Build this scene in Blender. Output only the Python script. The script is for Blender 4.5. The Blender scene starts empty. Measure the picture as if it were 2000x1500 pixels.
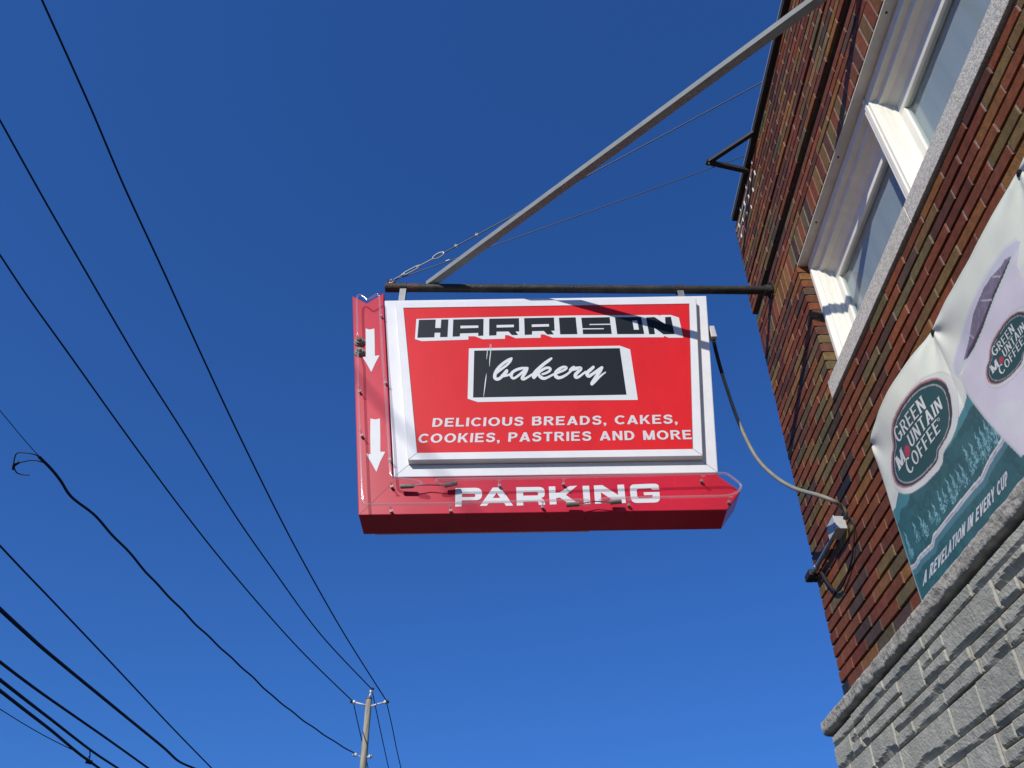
import bpy, bmesh, math, random
from mathutils import Vector, Matrix
from mathutils.geometry import tessellate_polygon
from mathutils import noise as mnoise
random.seed(7)
R = math.radians

# ------------------------------------------------------------------ camera
F = 2000 * 28 / 36.0
CAM = Vector((0, 0, 1.6))
def _cam_axes():
    d = lambda x, y: Vector((x - 1000, y - 750, F)).normalized()
    Z = d(1090, -1040); Y = d(1035, 2110)
    Y = (Y - Z * Z.dot(Y) * .5).normalized(); Z = (Z - Y * Y.dot(Z)).normalized()
    X = Y.cross(Z)
    return Matrix((X, Y, Z))
AX = _cam_axes()                       # world direction = AX @ (right, down, forward)
sc = bpy.context.scene
cd = bpy.data.cameras.new('camera'); cam = bpy.data.objects.new('camera', cd)
sc.collection.objects.link(cam); sc.camera = cam
cd.sensor_width = 36; cd.lens = 28; cd.clip_start = .05; cd.clip_end = 2000
m = Matrix.Identity(4)
for r in range(3):
    m[r][0] = AX[r][0]; m[r][1] = -AX[r][1]; m[r][2] = -AX[r][2]; m[r][3] = CAM[r]
cam.matrix_world = m

# ------------------------------------------------------------------ light
SUN = Vector((-.60, -1.0, .74)).normalized()          # towards the sun
wd = bpy.data.worlds.new('World'); sc.world = wd; wd.use_nodes = True
nt = wd.node_tree; nt.nodes.clear()
out = nt.nodes.new('ShaderNodeOutputWorld'); bg = nt.nodes.new('ShaderNodeBackground')
sky = nt.nodes.new('ShaderNodeTexSky'); sky.sky_type = 'NISHITA'; sky.sun_disc = False
sky.sun_elevation = math.asin(SUN.z); sky.sun_rotation = math.atan2(SUN.x, SUN.y)
sky.altitude = 200; sky.air_density = 1.0; sky.dust_density = .35; sky.ozone_density = 3.0
gm_ = nt.nodes.new('ShaderNodeGamma'); gm_.inputs[1].default_value = .71           # deep clear autumn blue
mxs = nt.nodes.new('ShaderNodeMix'); mxs.data_type = 'RGBA'; mxs.blend_type = 'MULTIPLY'; mxs.inputs[0].default_value = 1
mxs.inputs[7].default_value = (.232, .606, 1.36, 1)
nt.links.new(sky.outputs[0], gm_.inputs[0]); nt.links.new(gm_.outputs[0], mxs.inputs[6]); nt.links.new(mxs.outputs[2], bg.inputs[0])
bg.inputs[1].default_value = .138
nt.links.new(bg.outputs[0], out.inputs[0])
sl = bpy.data.lights.new('sun', 'SUN'); sl.energy = 4.3; sl.angle = R(.53); sl.color = (1, .955, .89)
so = bpy.data.objects.new('sun', sl); sc.collection.objects.link(so)
so.rotation_euler = SUN.to_track_quat('Z', 'Y').to_euler()
sc.view_settings.view_transform = 'Standard'; sc.view_settings.look = 'None'
sc.view_settings.exposure = 0.0; sc.view_settings.gamma = 1.0

# ------------------------------------------------------------------ helpers
COL = sc.collection
def ray(p):
    return (AX @ Vector((p[0] - 1000, p[1] - 750, F))).normalized()
def at_x(p, x):                        # point of a pixel's ray on the plane x = const
    d = ray(p); return CAM + d * (x / d.x)
def at_y(p, y):
    d = ray(p); return CAM + d * (y / d.y)
def at_z(p, z):                        # z above the camera
    d = ray(p); return CAM + d * (z / d.z)

def tag(o, label=None, cat=None, group=None, kind=None):
    if label: o['label'] = label
    if cat: o['category'] = cat
    if group: o['group'] = group
    if kind: o['kind'] = kind
    return o
def empty(name, loc=(0, 0, 0), mat=None):
    o = bpy.data.objects.new(name, None); COL.objects.link(o)
    o.empty_display_size = .1
    if mat is not None: o.matrix_world = mat
    else: o.location = loc
    return o
def link(name, me, mats, parent=None, smooth=False):
    if not isinstance(mats, (list, tuple)): mats = [mats]
    for mm in mats: me.materials.append(mm)
    if smooth:
        for p in me.polygons: p.use_smooth = True
    o = bpy.data.objects.new(name, me); COL.objects.link(o)
    if parent is not None: o.parent = parent
    return o

class MB:
    """collects faces, built into one mesh object"""
    def __init__(s): s.v = []; s.f = []; s.mi = []; s.col = []
    def face(s, idx, mi=0, col=None): s.f.append(tuple(idx)); s.mi.append(mi); s.col.append(col)
    def add(s, verts, faces, mi=0, col=None):
        b = len(s.v); s.v += [Vector(v) for v in verts]
        for f in faces: s.face([b + i for i in f], mi, col)
    def box(s, lo, hi, mi=0, col=None, M=None):
        x0, y0, z0 = lo; x1, y1, z1 = hi
        vs = [(x0,y0,z0),(x1,y0,z0),(x1,y1,z0),(x0,y1,z0),(x0,y0,z1),(x1,y0,z1),(x1,y1,z1),(x0,y1,z1)]
        if M is not None: vs = [M @ Vector(v) for v in vs]
        s.add(vs, [(0,3,2,1),(4,5,6,7),(0,1,5,4),(1,2,6,5),(2,3,7,6),(3,0,4,7)], mi, col)
    def cbox(s, lo, hi, b, mi=0, M=None):
        """box with chamfered edges"""
        bm = bmesh.new(); bmesh.ops.create_cube(bm, size=1)
        lo = Vector(lo); hi = Vector(hi)
        for v in bm.verts:
            v.co = Vector([lo[i] + (v.co[i] + .5) * (hi[i] - lo[i]) for i in range(3)])
        bmesh.ops.bevel(bm, geom=bm.edges[:], offset=b, segments=2, affect='EDGES', profile=.6)
        bm.verts.index_update()
        vs = [(M @ v.co if M is not None else v.co.copy()) for v in bm.verts]
        s.add(vs, [[v.index for v in f.verts] for f in bm.faces], mi); bm.free()
    def tube(s, pts, rad, n=8, mi=0, cap=True):
        pts = [Vector(p) for p in pts]
        if not isinstance(rad, (list, tuple)): rad = [rad] * len(pts)
        t = [(pts[min(i+1, len(pts)-1)] - pts[max(i-1, 0)]).normalized() for i in range(len(pts))]
        up = Vector((0, 0, 1)) if abs(t[0].z) < .9 else Vector((1, 0, 0))
        a = (up - t[0] * up.dot(t[0])).normalized(); b0 = len(s.v)
        for i, p in enumerate(pts):
            a = (a - t[i] * a.dot(t[i])).normalized(); b = t[i].cross(a)
            for k in range(n):
                w = 2 * math.pi * k / n
                s.v.append(p + (a * math.cos(w) + b * math.sin(w)) * rad[i])
        for i in range(len(pts) - 1):
            for k in range(n):
                k2 = (k + 1) % n
                s.face([b0 + i*n + k, b0 + i*n + k2, b0 + (i+1)*n + k2, b0 + (i+1)*n + k], mi)
        if cap:
            s.face([b0 + k for k in range(n)][::-1], mi)
            s.face([b0 + (len(pts)-1)*n + k for k in range(n)], mi)
    def poly_prism(s, poly, fr, bk, mi=0, mis=None):
        """poly: 2-D (x,z) outline counter-clockwise seen from -y ; between y=fr and y=bk"""
        n = len(poly); b = len(s.v)
        s.v += [Vector((x, fr, z)) for x, z in poly] + [Vector((x, bk, z)) for x, z in poly]
        for tri in tessellate_polygon([[Vector((x, z, 0)) for x, z in poly]]):
            s.face([b + i for i in tri], mi); s.face([b + n + i for i in reversed(tri)], mi)
        for i in range(n):
            j = (i + 1) % n
            s.face([b + i, b + n + i, b + n + j, b + j], mi if mis is None else mis)
    def build(s, name, mats, parent=None, smooth=False, recalc=True, autosmooth=None):
        me = bpy.data.meshes.new(name); me.from_pydata([tuple(v) for v in s.v], [], s.f); 
        me.polygons.foreach_set('material_index', s.mi)
        if any(c is not None for c in s.col):
            ca = me.color_attributes.new('Col', 'FLOAT_COLOR', 'CORNER')
            data = []
            for p, c in zip(me.polygons, s.col):
                c = c or (1, 1, 1)
                data += [c[0], c[1], c[2], 1.0] * p.loop_total
            ca.data.foreach_set('color', data)
        if recalc:
            bm = bmesh.new(); bm.from_mesh(me); bmesh.ops.recalc_face_normals(bm, faces=bm.faces); bm.to_mesh(me); bm.free()
        me.update()
        o = link(name, me, mats, parent, smooth)
        if autosmooth:
            me.set_sharp_from_angle(angle=R(autosmooth))
        return o

def resample(pts, n=6):
    """Catmull-Rom through tuples of any length"""
    P = [tuple(p) for p in pts]; o = []
    for i in range(len(P) - 1):
        a = P[max(i-1, 0)]; b = P[i]; c = P[i+1]; d = P[min(i+2, len(P)-1)]
        for k in range(n):
            t = k / n
            o.append(tuple(.5*((2*b[j]) + (c[j]-a[j])*t + (2*a[j]-5*b[j]+4*c[j]-d[j])*t*t + (3*b[j]-a[j]-3*c[j]+d[j])*t**3) for j in range(len(b))))
    o.append(P[-1]); return o

# ------------------------------------------------------------------ materials
def mat(name, col=(.5,.5,.5), rough=.5, metal=0, spec=.5, coat=0, var=0, scale=8, bump=0, bscale=60, attr=None, stretch=(1,1,1), col2=None, trans=0, ior=1.45, stain=0):
    M = bpy.data.materials.new(name); M.use_nodes = True; t = M.node_tree; b = t.nodes['Principled BSDF']
    b.inputs['Base Color'].default_value = (*col, 1); b.inputs['Roughness'].default_value = rough
    b.inputs['Metallic'].default_value = metal; b.inputs['Specular IOR Level'].default_value = spec
    b.inputs['Coat Weight'].default_value = coat; b.inputs['Transmission Weight'].default_value = trans; b.inputs['IOR'].default_value = ior
    tc = t.nodes.new('ShaderNodeTexCoord'); mp = t.nodes.new('ShaderNodeMapping'); mp.inputs['Scale'].default_value = stretch
    t.links.new(tc.outputs['Object'], mp.inputs[0])
    src = None
    if attr:
        an = t.nodes.new('ShaderNodeVertexColor'); an.layer_name = attr; src = an.outputs['Color']
    if var or col2:
        nz = t.nodes.new('ShaderNodeTexNoise'); nz.inputs['Scale'].default_value = scale; nz.inputs['Detail'].default_value = 6; nz.inputs['Roughness'].default_value = .65
        t.links.new(mp.outputs[0], nz.inputs['Vector'])
        if col2:
            rp = t.nodes.new('ShaderNodeValToRGB'); rp.color_ramp.elements[0].position = .42; rp.color_ramp.elements[1].position = .62
            rp.color_ramp.elements[0].color = (*col, 1); rp.color_ramp.elements[1].color = (*col2, 1)
            t.links.new(nz.outputs['Fac'], rp.inputs[0]); src = rp.outputs[0]
        else:
            mr = t.nodes.new('ShaderNodeMapRange'); mr.inputs[1].default_value = .3; mr.inputs[2].default_value = .7
            mr.inputs[3].default_value = 1 - var; mr.inputs[4].default_value = 1 + var
            t.links.new(nz.outputs['Fac'], mr.inputs[0])
            mx = t.nodes.new('ShaderNodeMix'); mx.data_type = 'RGBA'; mx.blend_type = 'MULTIPLY'; mx.inputs[0].default_value = 1
            if src is None: mx.inputs[6].default_value = (*col, 1)
            else: t.links.new(src, mx.inputs[6])
            cb = t.nodes.new('ShaderNodeCombineColor')
            for i in range(3): t.links.new(mr.outputs[0], cb.inputs[i])
            t.links.new(cb.outputs[0], mx.inputs[7]); src = mx.outputs[2]
    if stain:
        n3 = t.nodes.new('ShaderNodeTexNoise'); n3.inputs['Scale'].default_value = 1.7; n3.inputs['Detail'].default_value = 7; n3.inputs['Roughness'].default_value = .7
        m3 = t.nodes.new('ShaderNodeMapping'); m3.inputs['Scale'].default_value = (1, 1, .45)
        t.links.new(tc.outputs['Object'], m3.inputs[0]); t.links.new(m3.outputs[0], n3.inputs['Vector'])
        r3 = t.nodes.new('ShaderNodeValToRGB'); r3.color_ramp.elements[0].position = .36; r3.color_ramp.elements[1].position = .60
        q = 1 - stain; r3.color_ramp.elements[0].color = (q*.96, q*.97, q, 1); r3.color_ramp.elements[1].color = (1, 1, 1, 1)
        x3 = t.nodes.new('ShaderNodeMix'); x3.data_type = 'RGBA'; x3.blend_type = 'MULTIPLY'; x3.inputs[0].default_value = 1
        t.links.new(n3.outputs['Fac'], r3.inputs[0]); t.links.new(r3.outputs[0], x3.inputs[7])
        if src is None: x3.inputs[6].default_value = (*col, 1)
        else: t.links.new(src, x3.inputs[6])
        src = x3.outputs[2]
    if src is not None: t.links.new(src, b.inputs['Base Color'])
    if bump:
        n2 = t.nodes.new('ShaderNodeTexNoise'); n2.inputs['Scale'].default_value = bscale; n2.inputs['Detail'].default_value = 5
        t.links.new(mp.outputs[0], n2.inputs['Vector'])
        bp = t.nodes.new('ShaderNodeBump'); bp.inputs['Strength'].default_value = bump; bp.inputs['Distance'].default_value = .01
        t.links.new(n2.outputs['Fac'], bp.inputs['Height']); t.links.new(bp.outputs[0], b.inputs['Normal'])
    return M

m_brick = mat('brick_clay', rough=.62, attr='Col', var=.30, scale=30, bump=.3, bscale=120, spec=.3, stain=.32)
m_mortar = mat('mortar_dark', (.10,.085,.07), .95, var=.3, scale=30, bump=.5)
m_mortar_pale = mat('mortar_pale', (.30,.26,.21), .95, var=.25, scale=40, bump=.4)
m_groove_shade = mat('groove_shade_black', (.018,.016,.015), .9, var=.3, scale=12)  # shade of the brick grooves, put into the colour
m_eff = mat('mortar_lime_white', (.78,.76,.70), .95, var=.15, scale=40)
m_stone = mat('cast_stone_grey', (.42,.405,.325), .9, stain=.22, var=.20, scale=9, bump=.28, bscale=60, spec=.25)
m_stonem = mat('stone_mortar', (.36,.325,.25), .95, var=.2, scale=20, bump=.4)
m_ledge = mat('ledge_rough_stone', (.36,.335,.275), .92, var=.38, scale=14, bump=.9, bscale=48, spec=.25)
m_sill = mat('sill_speckled_concrete', (.66,.63,.54), .9, col2=(.40,.375,.32), scale=85, bump=.4, bscale=150, spec=.25)
m_wood = mat('window_white_paint', (.80,.77,.67), .55, spec=.2, var=.07, scale=12, bump=.12, bscale=30, stretch=(1,1,.2))
m_lintel = mat('lintel_grey_paint', (.62,.59,.50), .55, var=.12, scale=10, bump=.1)
m_curtain = mat('curtain_cloth', (.68,.69,.66), .9, var=.10, scale=9, stretch=(1,1,.06))
m_inside = mat('room_dark', (.06,.06,.065), .95)
m_cap = mat('roof_cap_dark', (.032,.027,.024), .7, var=.3, scale=6)
m_capedge = mat('roof_cap_edge', (.42,.42,.42), .4, metal=.4)
m_body = mat('building_render', (.22,.14,.11), .95, var=.2, scale=3)
m_white = mat('sign_white_enamel', (.725,.725,.715), .36, stain=.05, var=.035, scale=7, coat=.1, bump=.012, bscale=4)
m_red = mat('sign_red_vinyl', (.66,.016,.020), .42, coat=0, var=.08, scale=3, spec=.25, stain=.06, stretch=(1,1,.3))
m_crim = mat('sign_crimson_enamel', (.53,.009,.030), .34, coat=.10, stain=.12, var=.06, scale=4, bump=.01, bscale=3)
m_black = mat('sign_black_vinyl', (.008,.012,.016), .5, spec=.22)
m_lett = mat('sign_lettering_white', (.62,.64,.64), .45, var=.03, scale=10)
m_lett2 = mat('sign_lettering_offwhite', (.58,.565,.57), .45, var=.03, scale=10)
m_gap = mat('seam_dark_line', (.12,.11,.10), .9)  # dark tone of seams, panel edge and rivets
m_edgeline = mat('brown_edge_line', (.30,.28,.22), .95, var=.4, scale=40)  # mottled brownish line tone
def tube_mat():
    """hollow tube, thin clear glass with a faint powder lining"""
    M = bpy.data.materials.new('neon_glass'); M.use_nodes = True; t = M.node_tree; t.nodes.clear(); N = t.nodes.new
    o = N('ShaderNodeOutputMaterial'); m1 = N('ShaderNodeMixShader'); m2 = N('ShaderNodeMixShader'); tr = N('ShaderNodeBsdfTransparent'); df = N('ShaderNodeBsdfDiffuse'); gl = N('ShaderNodeBsdfGlossy')
    lw = N('ShaderNodeLayerWeight'); pw = N('ShaderNodeMath'); pw.operation = 'POWER'; pw.inputs[1].default_value = 3
    ma = N('ShaderNodeMath'); ma.operation = 'MULTIPLY_ADD'; ma.inputs[1].default_value = .45; ma.inputs[2].default_value = .05
    df.inputs[0].default_value = (.80, .62, .62, 1); gl.inputs['Roughness'].default_value = .09; gl.inputs['Color'].default_value = (1, .97, .95, 1); m1.inputs[0].default_value = .15; tr.inputs[0].default_value = (.95, .88, .89, 1)
    t.links.new(tr.outputs[0], m1.inputs[1]); t.links.new(df.outputs[0], m1.inputs[2]); t.links.new(lw.outputs['Facing'], pw.inputs[0]); t.links.new(pw.outputs[0], ma.inputs[0])
    t.links.new(ma.outputs[0], m2.inputs[0]); t.links.new(m1.outputs[0], m2.inputs[1]); t.links.new(gl.outputs[0], m2.inputs[2]); t.links.new(m2.outputs[0], o.inputs[0]); return M
m_tube = tube_mat()
m_rubber = mat('electrode_boot_rubber', (.21,.205,.165), .7, var=.15, scale=40)
m_steel = mat('zinc_steel', (.27,.27,.26), .45, metal=.5, var=.15, scale=30)
m_galv = mat('galvanised_steel', (.22,.235,.23), .65, metal=0.0, spec=.25, var=.12, scale=16, bump=.05, bscale=40)
m_pipe = mat('pipe_black_paint', (.016,.017,.015), .6, col2=(.040,.034,.026), scale=11, bump=.4, bscale=70)
m_rust = mat('pipe_rusty_paint', (.035,.020,.014), .7, col2=(.11,.048,.034), scale=16, bump=.5, bscale=70)
m_blk = mat('black_steel', (.018,.017,.016), .6, var=.3, scale=20)
m_cable = mat('steel_cable', (.11,.105,.10), .6, metal=.5)
m_flex = mat('flexible_conduit_grey', (.23,.22,.17), .6, var=.15, scale=25)
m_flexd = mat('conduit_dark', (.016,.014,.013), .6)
m_box = mat('junction_box_steel', (.50,.50,.50), .5, metal=.1, var=.12, scale=30)
m_emt = mat('conduit_tube_steel', (.33,.34,.36), .35, metal=.7, var=.1)
m_wire = mat('wire_black', (.006,.006,.008), .65)
m_pole = mat('weathered_pole_wood', (.40,.365,.27), .9, col2=(.24,.21,.155), scale=5, stretch=(3,3,.25), bump=.5, bscale=20)
m_porc = mat('porcelain', (.7,.7,.68), .25)
m_polearm = mat('insulator_arm_fibreglass', (.62,.58,.54), .45)
m_ground = mat('ground_asphalt', (.042,.042,.042), .95, var=.2, scale=3, bump=.3)
m_pave = mat('pavement_concrete', (.075,.073,.07), .9, var=.15, scale=2, bump=.2)
m_banner = mat('banner_vinyl_print', rough=.5, attr='Col', var=.04, scale=6, spec=.25)
m_bwhite = mat('banner_print_white', (.70,.72,.66), .45)
m_bred = mat('banner_print_red', (.42,.06,.08), .45)
m_bgrey = mat('banner_print_pale_grey', (.62,.63,.62), .45)
m_bdark = mat('banner_print_dark', (.03,.045,.05), .5)

# ------------------------------------------------------------------ ground
g = MB(); g.add([(-400,-400,-.12),(400,-400,-.12),(400,900,-.12),(-400,900,-.12)], [(0,1,2,3)])
tag(g.build('ground', m_ground), kind='structure')
g = MB(); g.box((-2.2,-30,-.11), (1.62, 30, 0)); tag(g.build('pavement', m_pave), kind='structure')

# ------------------------------------------------------------------ brick building
WX = 1.60; YC = 4.227; YN = -1.2; H0 = 1.6
bld = empty('brick_building', (WX, YC, 0))
tag(bld, 'multicoloured brick building with grey stone base and white upstairs windows', 'building')
def kid(mb, name, mats, **k):
    o = mb.build(name, mats, None, **k); o.parent = bld; o.matrix_parent_inverse = Matrix.Translation((-WX, -YC, 0)); return o
PAL = [((.300,.090,.030), 37), ((.245,.070,.027), 22), ((.175,.070,.038), 14), ((.275,.162,.052), 14), ((.205,.148,.060), 10), ((.345,.145,.038), 10), ((.046,.044,.041), 2.5), ((.130,.074,.044), 8)]
def brick_col():
    t = random.uniform(0, sum(w for _, w in PAL))
    for c, w in PAL:
        t -= w
        if t <= 0: break
    k = .78 * random.uniform(.8, 1.2); return tuple(min(1, x * k * random.uniform(.94, 1.06)) for x in c)
walls = MB()
OP = (1.02, 3.345, 2.859 + H0, 3.955 + H0)            # window opening y0 y1 z0 z1
def brick(y0, y1, z0, z1, x=WX, depth=.105):
    """one brick, face at x, slightly eased arrises"""
    b = .0028; x = x + random.uniform(-.0018, .0018)
    j = lambda: random.uniform(-.0009, .0009)
    fr = [(x, y0+b+j(), z0+b+j()), (x, y1-b+j(), z0+b+j()), (x, y1-b+j(), z1-b+j()), (x, y0+b+j(), z1-b+j())]
    md = [(x+b, y0, z0), (x+b, y1, z0), (x+b, y1, z1), (x+b, y0, z1)]
    bk = [(x+depth, y0, z0), (x+depth, y1, z0), (x+depth, y1, z1), (x+depth, y0, z1)]
    fs = [(0,3,2,1)]
    for i in range(4):
        k = (i+1) % 4; fs += [(i, k, 4+k, 4+i), (4+i, 4+k, 8+k, 8+i)]
    walls.add(fr + md + bk, fs, 0, brick_col())
CH = .0685; JH = .0125; JV = .006; PL = .222
def course(z, x=WX, off=0, lime=False, length=PL, yc=YC):
    y = yc
    first = True
    while y > YN:
        L = (length if not first else (length if off == 0 else length * .5))
        y1 = y; y0 = max(y - L, YN); first = False
        parts = [(y0 + JV, y1)]
        if z + CH > OP[2] and z < OP[3] - .01:
            q = []
            for a, b in parts:
                if b <= OP[0] or a >= OP[1]: q.append((a, b))
                else:
                    if b > OP[1] + .02: q.append((OP[1], b))
                    if a < OP[0] - .02: q.append((a, OP[0]))
            parts = q
        for a, b in parts:
            if b - a > .012: brick(a, b, z + JH * .5, z + CH - JH * .5, x)
        inside = OP[0] - .001 < y0 + JV/2 < OP[1] and z + CH > OP[2] and z < OP[3] - .01
        if not inside:
            walls.box((x + (.0005 if lime else .0035), y0, z + JH * .5), (x + .06, y0 + JV, z + CH - JH * .5), 2 if lime else 1, (1,1,1))
        y = y0
z = H0 + 1.4876; k = 0
ztop = None
while z < OP[3] - .02:
    course(z, off=k % 2); z += CH; k += 1
zh = z                                                   # lintel level
OP_TOP = zh
y = YC                                                   # soldier course
sw = .0745
while y > YN:
    brick(y - sw + .007, y, zh + .006, zh + .2055 - .005); 
    walls.box((WX + .003, y - sw, zh + .006), (WX + .06, y - sw + .007, zh + .2), 1, (1,1,1)); y -= sw
z = zh + .2055; k = 0
for i in range(3): course(z, off=k % 2); z += CH; k += 1
P1, P2 = .013, .0                                        # a slightly proud band between two raked-out grooves
GRV = []
GRV.append(z); z += CH; k += 1
for i in range(4): course(z, x=WX - P1, off=k % 2, yc=YC + P1); z += CH; k += 1
GRV.append(z); z += CH; k += 1
for i in range(10): course(z, off=k % 2); z += CH; k += 1
ZTOP = z
# mortar backing behind the bricks, round the opening
mx0, mx1 = WX + .016, WX + .30
for (a, b, c, d) in [(YN, YC - .003, H0 + 1.40, OP[2]), (YN, OP[0] - .004, OP[2], zh + .003), (OP[1] + .004, YC - .003, OP[2], zh + .003), (YN, YC - .003, zh + .003, zh + .2055 + 3*CH)]:
    walls.box((mx0, a, c), (mx1, b, d), 3, (1,1,1))
walls.box((mx0 - P1, YN, GRV[0] + CH), (mx1, YC + P1 - .003, GRV[1]), 3, (1,1,1))
walls.box((mx0, YN, GRV[1] + CH), (mx1 - .002, YC - .004, ZTOP), 3, (1,1,1))
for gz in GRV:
    walls.box((WX + .085, YN, gz - .001), (mx1 - .004, YC - .01, gz + CH + .001), 4, (1,1,1))  # near-black groove back, painted-in shade
    walls.box((WX + .002, YN, gz - .002), (WX + .09, YC - .004, gz + .0035), 4, (1,1,1))  # black sheet added on the ledge to keep bounce off the soffit
for i in range(5):
    zz = ZTOP - (i + 1) * CH; off = (k - 1 - i) % 2; y = YC; first = True
    while y > 3.35 + i*.12:
        L = PL * .5 if (first and off) else PL
        first = False; y -= L
        if random.random() < .85: walls.box((WX - P2 - .004, y - .002, zz + .004 + random.uniform(0, .02)), (WX - P2 + .004, y + JV + .003, zz + CH - .006), 2, (1,1,1))
    if i < 3: walls.box((WX - P2 - .001, 3.6 + i*.22, zz - .004), (WX - P2 + .006, YC - .02, zz + .003), 2, (1,1,1))
kid(walls, 'brick_wall', [m_brick, m_mortar_pale, m_eff, m_mortar, m_groove_shade], recalc=True)

core = MB()
core.box((mx1 + .02, YN, 0), (8.0, YC - .01, OP[2] - .05)); core.box((mx1 + .02, YN, zh + .15), (8.0, YC - .01, ZTOP - .02))
core.box((mx1 + .02, OP[1] + .12, OP[2] - .05), (8.0, YC - .01, zh + .15)); core.box((mx1 + .02, YN, OP[2] - .05), (8.0, OP[0] - .12, zh + .15))
core.box((2.0, OP[0] - .12, OP[2] - .05), (8.0, OP[1] + .12, zh + .15))
kid(core, 'building_core', m_body)
cap = MB()
cap.box((WX - .035, YN, ZTOP + .008), (WX + .5, 4.155, ZTOP + .066), 0)
cap.box((WX - .0375, YN, ZTOP + .052), (WX - .0355, 4.1575, ZTOP + .069), 1)
cap.box((WX + .5, YN, ZTOP - .02), (8.05, 4.155, ZTOP + .042), 0)
kid(cap, 'roof_cap', [m_cap, m_capedge])

# stone base: random ashlar, split faces with chipped lower edges
SX = 1.552
stone = MB()
n3_ = lambda y, z, sd: mnoise.noise(Vector((y * 140 + sd, z * 150, sd * 3)))
def block(y0, y1, z0, z1, fine):
    pr = random.uniform(.015, .024); sd = random.uniform(0, 50)
    ny = max(3, int((y1 - y0) / (.0065 if fine else .05))); nz = max(3, int((z1 - z0) / (.0055 if fine else .03)))
    b = len(stone.v); rough = random.uniform(.2, 1.0); chip = random.choice([random.uniform(.006, .016), random.uniform(.012, .034)]) if z1 - z0 > .08 else random.uniform(.004, .024)
    for i in range(nz + 1):
        for j in range(ny + 1):
            u = j / ny; w = i / nz; y = y0 + (y1 - y0) * u; z = z0 + (z1 - z0) * w
            n1 = mnoise.noise(Vector((y * 22 + sd, z * 26, sd))); n2 = mnoise.noise(Vector((y * 70 + sd, z * 75, sd * 2)))
            d = pr + .0022 * n1 * rough + .0012 * n2
            lo_ = mnoise.noise(Vector((y * 7 + sd, sd, 2.5)))                           # spalled lower arris, pitted
            hb = max(.002, chip * (.85 + .8 * lo_ + .30 * n1)); dz = z - z0; dp_ = min(pr + .004, .9 * hb)
            if dz < hb: d -= (1 - dz / hb) ** .8 * dp_ * (1 + .18 * n2)
            d += .0012 * n3_(y, z, sd)
            e = min(y - y0, y1 - y, z1 - z)
            if e < .005: d -= (1 - e / .005) ** 2 * .006
            stone.v.append(Vector((SX - d, y, z)))
    for i in range(nz):
        for j in range(ny):
            a = b + i*(ny+1) + j; stone.face((a, a+1, a+ny+2, a+ny+1), 0)
    stone.box((SX - pr + .006, y0 - JS - .001, z0 + .002), (SX + .01, y0 + .001, z1 - .002), 1)
    # sides back to the mortar
    rim = [b + j for j in range(ny+1)] + [b + i*(ny+1) + ny for i in range(1, nz+1)] + [b + nz*(ny+1) + j for j in range(ny-1, -1, -1)] + [b + i*(ny+1) for i in range(nz-1, 0, -1)]
    c = len(stone.v); stone.v += [Vector((SX + .02, stone.v[i].y, stone.v[i].z)) for i in rim]
    n = len(rim)
    for i in range(n):
        q = (i+1) % n; stone.face((rim[i], c+i, c+q, rim[q]), 0)
MOD = .0585; JS = .009
zs = H0 + 1.4015; row = 0; YS = 4.355
rows = [1, 2, 2, 2, 1, 2, 3, 2, 2, 1, 2, 2, 3, 2, 1, 2, 2, 2, 3, 2, 2, 2, 2, 2, 2, 2]
for hm in rows:
    h = hm * MOD; z1 = zs; z0 = zs - h
    if z1 < .03: break
    z0 = max(z0, .005); fine = z0 > H0 + .55
    y = YS; first = True
    while y > YN:
        L = random.choice([.24, .3, .36, .44, .52]) if hm > 1 else random.choice([.28, .36, .46, .58])
        if first: L = random.choice([.18, .26, .34])
        first = False; a = max(y - L, YN)
        kind = random.random()
        if hm >= 2 and kind < .5:                       # a stack of thinner stones
            zz = z0
            for hh in ([MOD] * hm if hm == 2 or random.random() < .4 else [MOD, 2*MOD]):
                hh = min(hh, z1 - zz)
                if hh < .02: break
                if random.random() < .45:
                    c = a + (y - a) * random.uniform(.35, .65)
                    block(a + JS, c, zz + JS*.5, zz + hh - JS*.5, fine); block(c + JS, y, zz + JS*.5, zz + hh - JS*.5, fine)
                else: block(a + JS, y, zz + JS*.5, zz + hh - JS*.5, fine)
                zz += hh
        else: block(a + JS, y, z0 + JS*.5, z1 - JS*.5, fine)
        y = a
    zs = z0
nb = len(stone.f)
stone.box((SX + .004, YN, 0), (WX + .6, YS - .006, H0 + 1.41), 1)
for i in range(12):                                      # returned quoins on the far end
    zq = H0 + 1.40 - (i + 1) * .17
    stone.box((SX - .004, YS - .010, zq + .005), (WX + .5, YS + .012 + .008 * (i % 2), zq + .165), 0)
kid(stone, 'stone_base', [m_stone, m_stonem], recalc=True)

# rough projecting stone ledge
led = MB(); ny = 460; y0, y1 = YN, 4.40
prof = []                                                # (x, z) front profile from top back to underside
for t in [0, .33, .66]: prof.append((1.598 - .066 * t, 1.489))
for t in range(9): prof.append((1.512, 1.485 - .066 * t / 8))
for t in [.25, .5, .75, 1]: prof.append((1.512 + .09 * t, 1.414))
for j in range(ny + 1):
    y = y0 + (y1 - y0) * j / ny
    for i, (x, z) in enumerate(prof):
        n1 = mnoise.noise(Vector((y * 9, z * 14, 3))); n2 = mnoise.noise(Vector((y * 34, z * 40, 9))); n3 = mnoise.noise(Vector((y * 80, z * 90, 5)))
        k_ = 1 if 1 < i < 13 else .25
        dx = k_ * (.006 * n1 + .0055 * n2 + .0025 * n3); dz = .4 * k_ * (.005 * n2 + .002 * n3) 
        if i in (3, 11): dx += .006
        led.v.append(Vector((x + dx, y, z + dz + H0)))
np_ = len(prof)
for j in range(ny):
    for i in range(np_ - 1): a = j*np_ + i; led.face((a, a+1, a+np_+1, a+np_))
led.face([ny*np_ + i for i in range(np_)])
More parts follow.
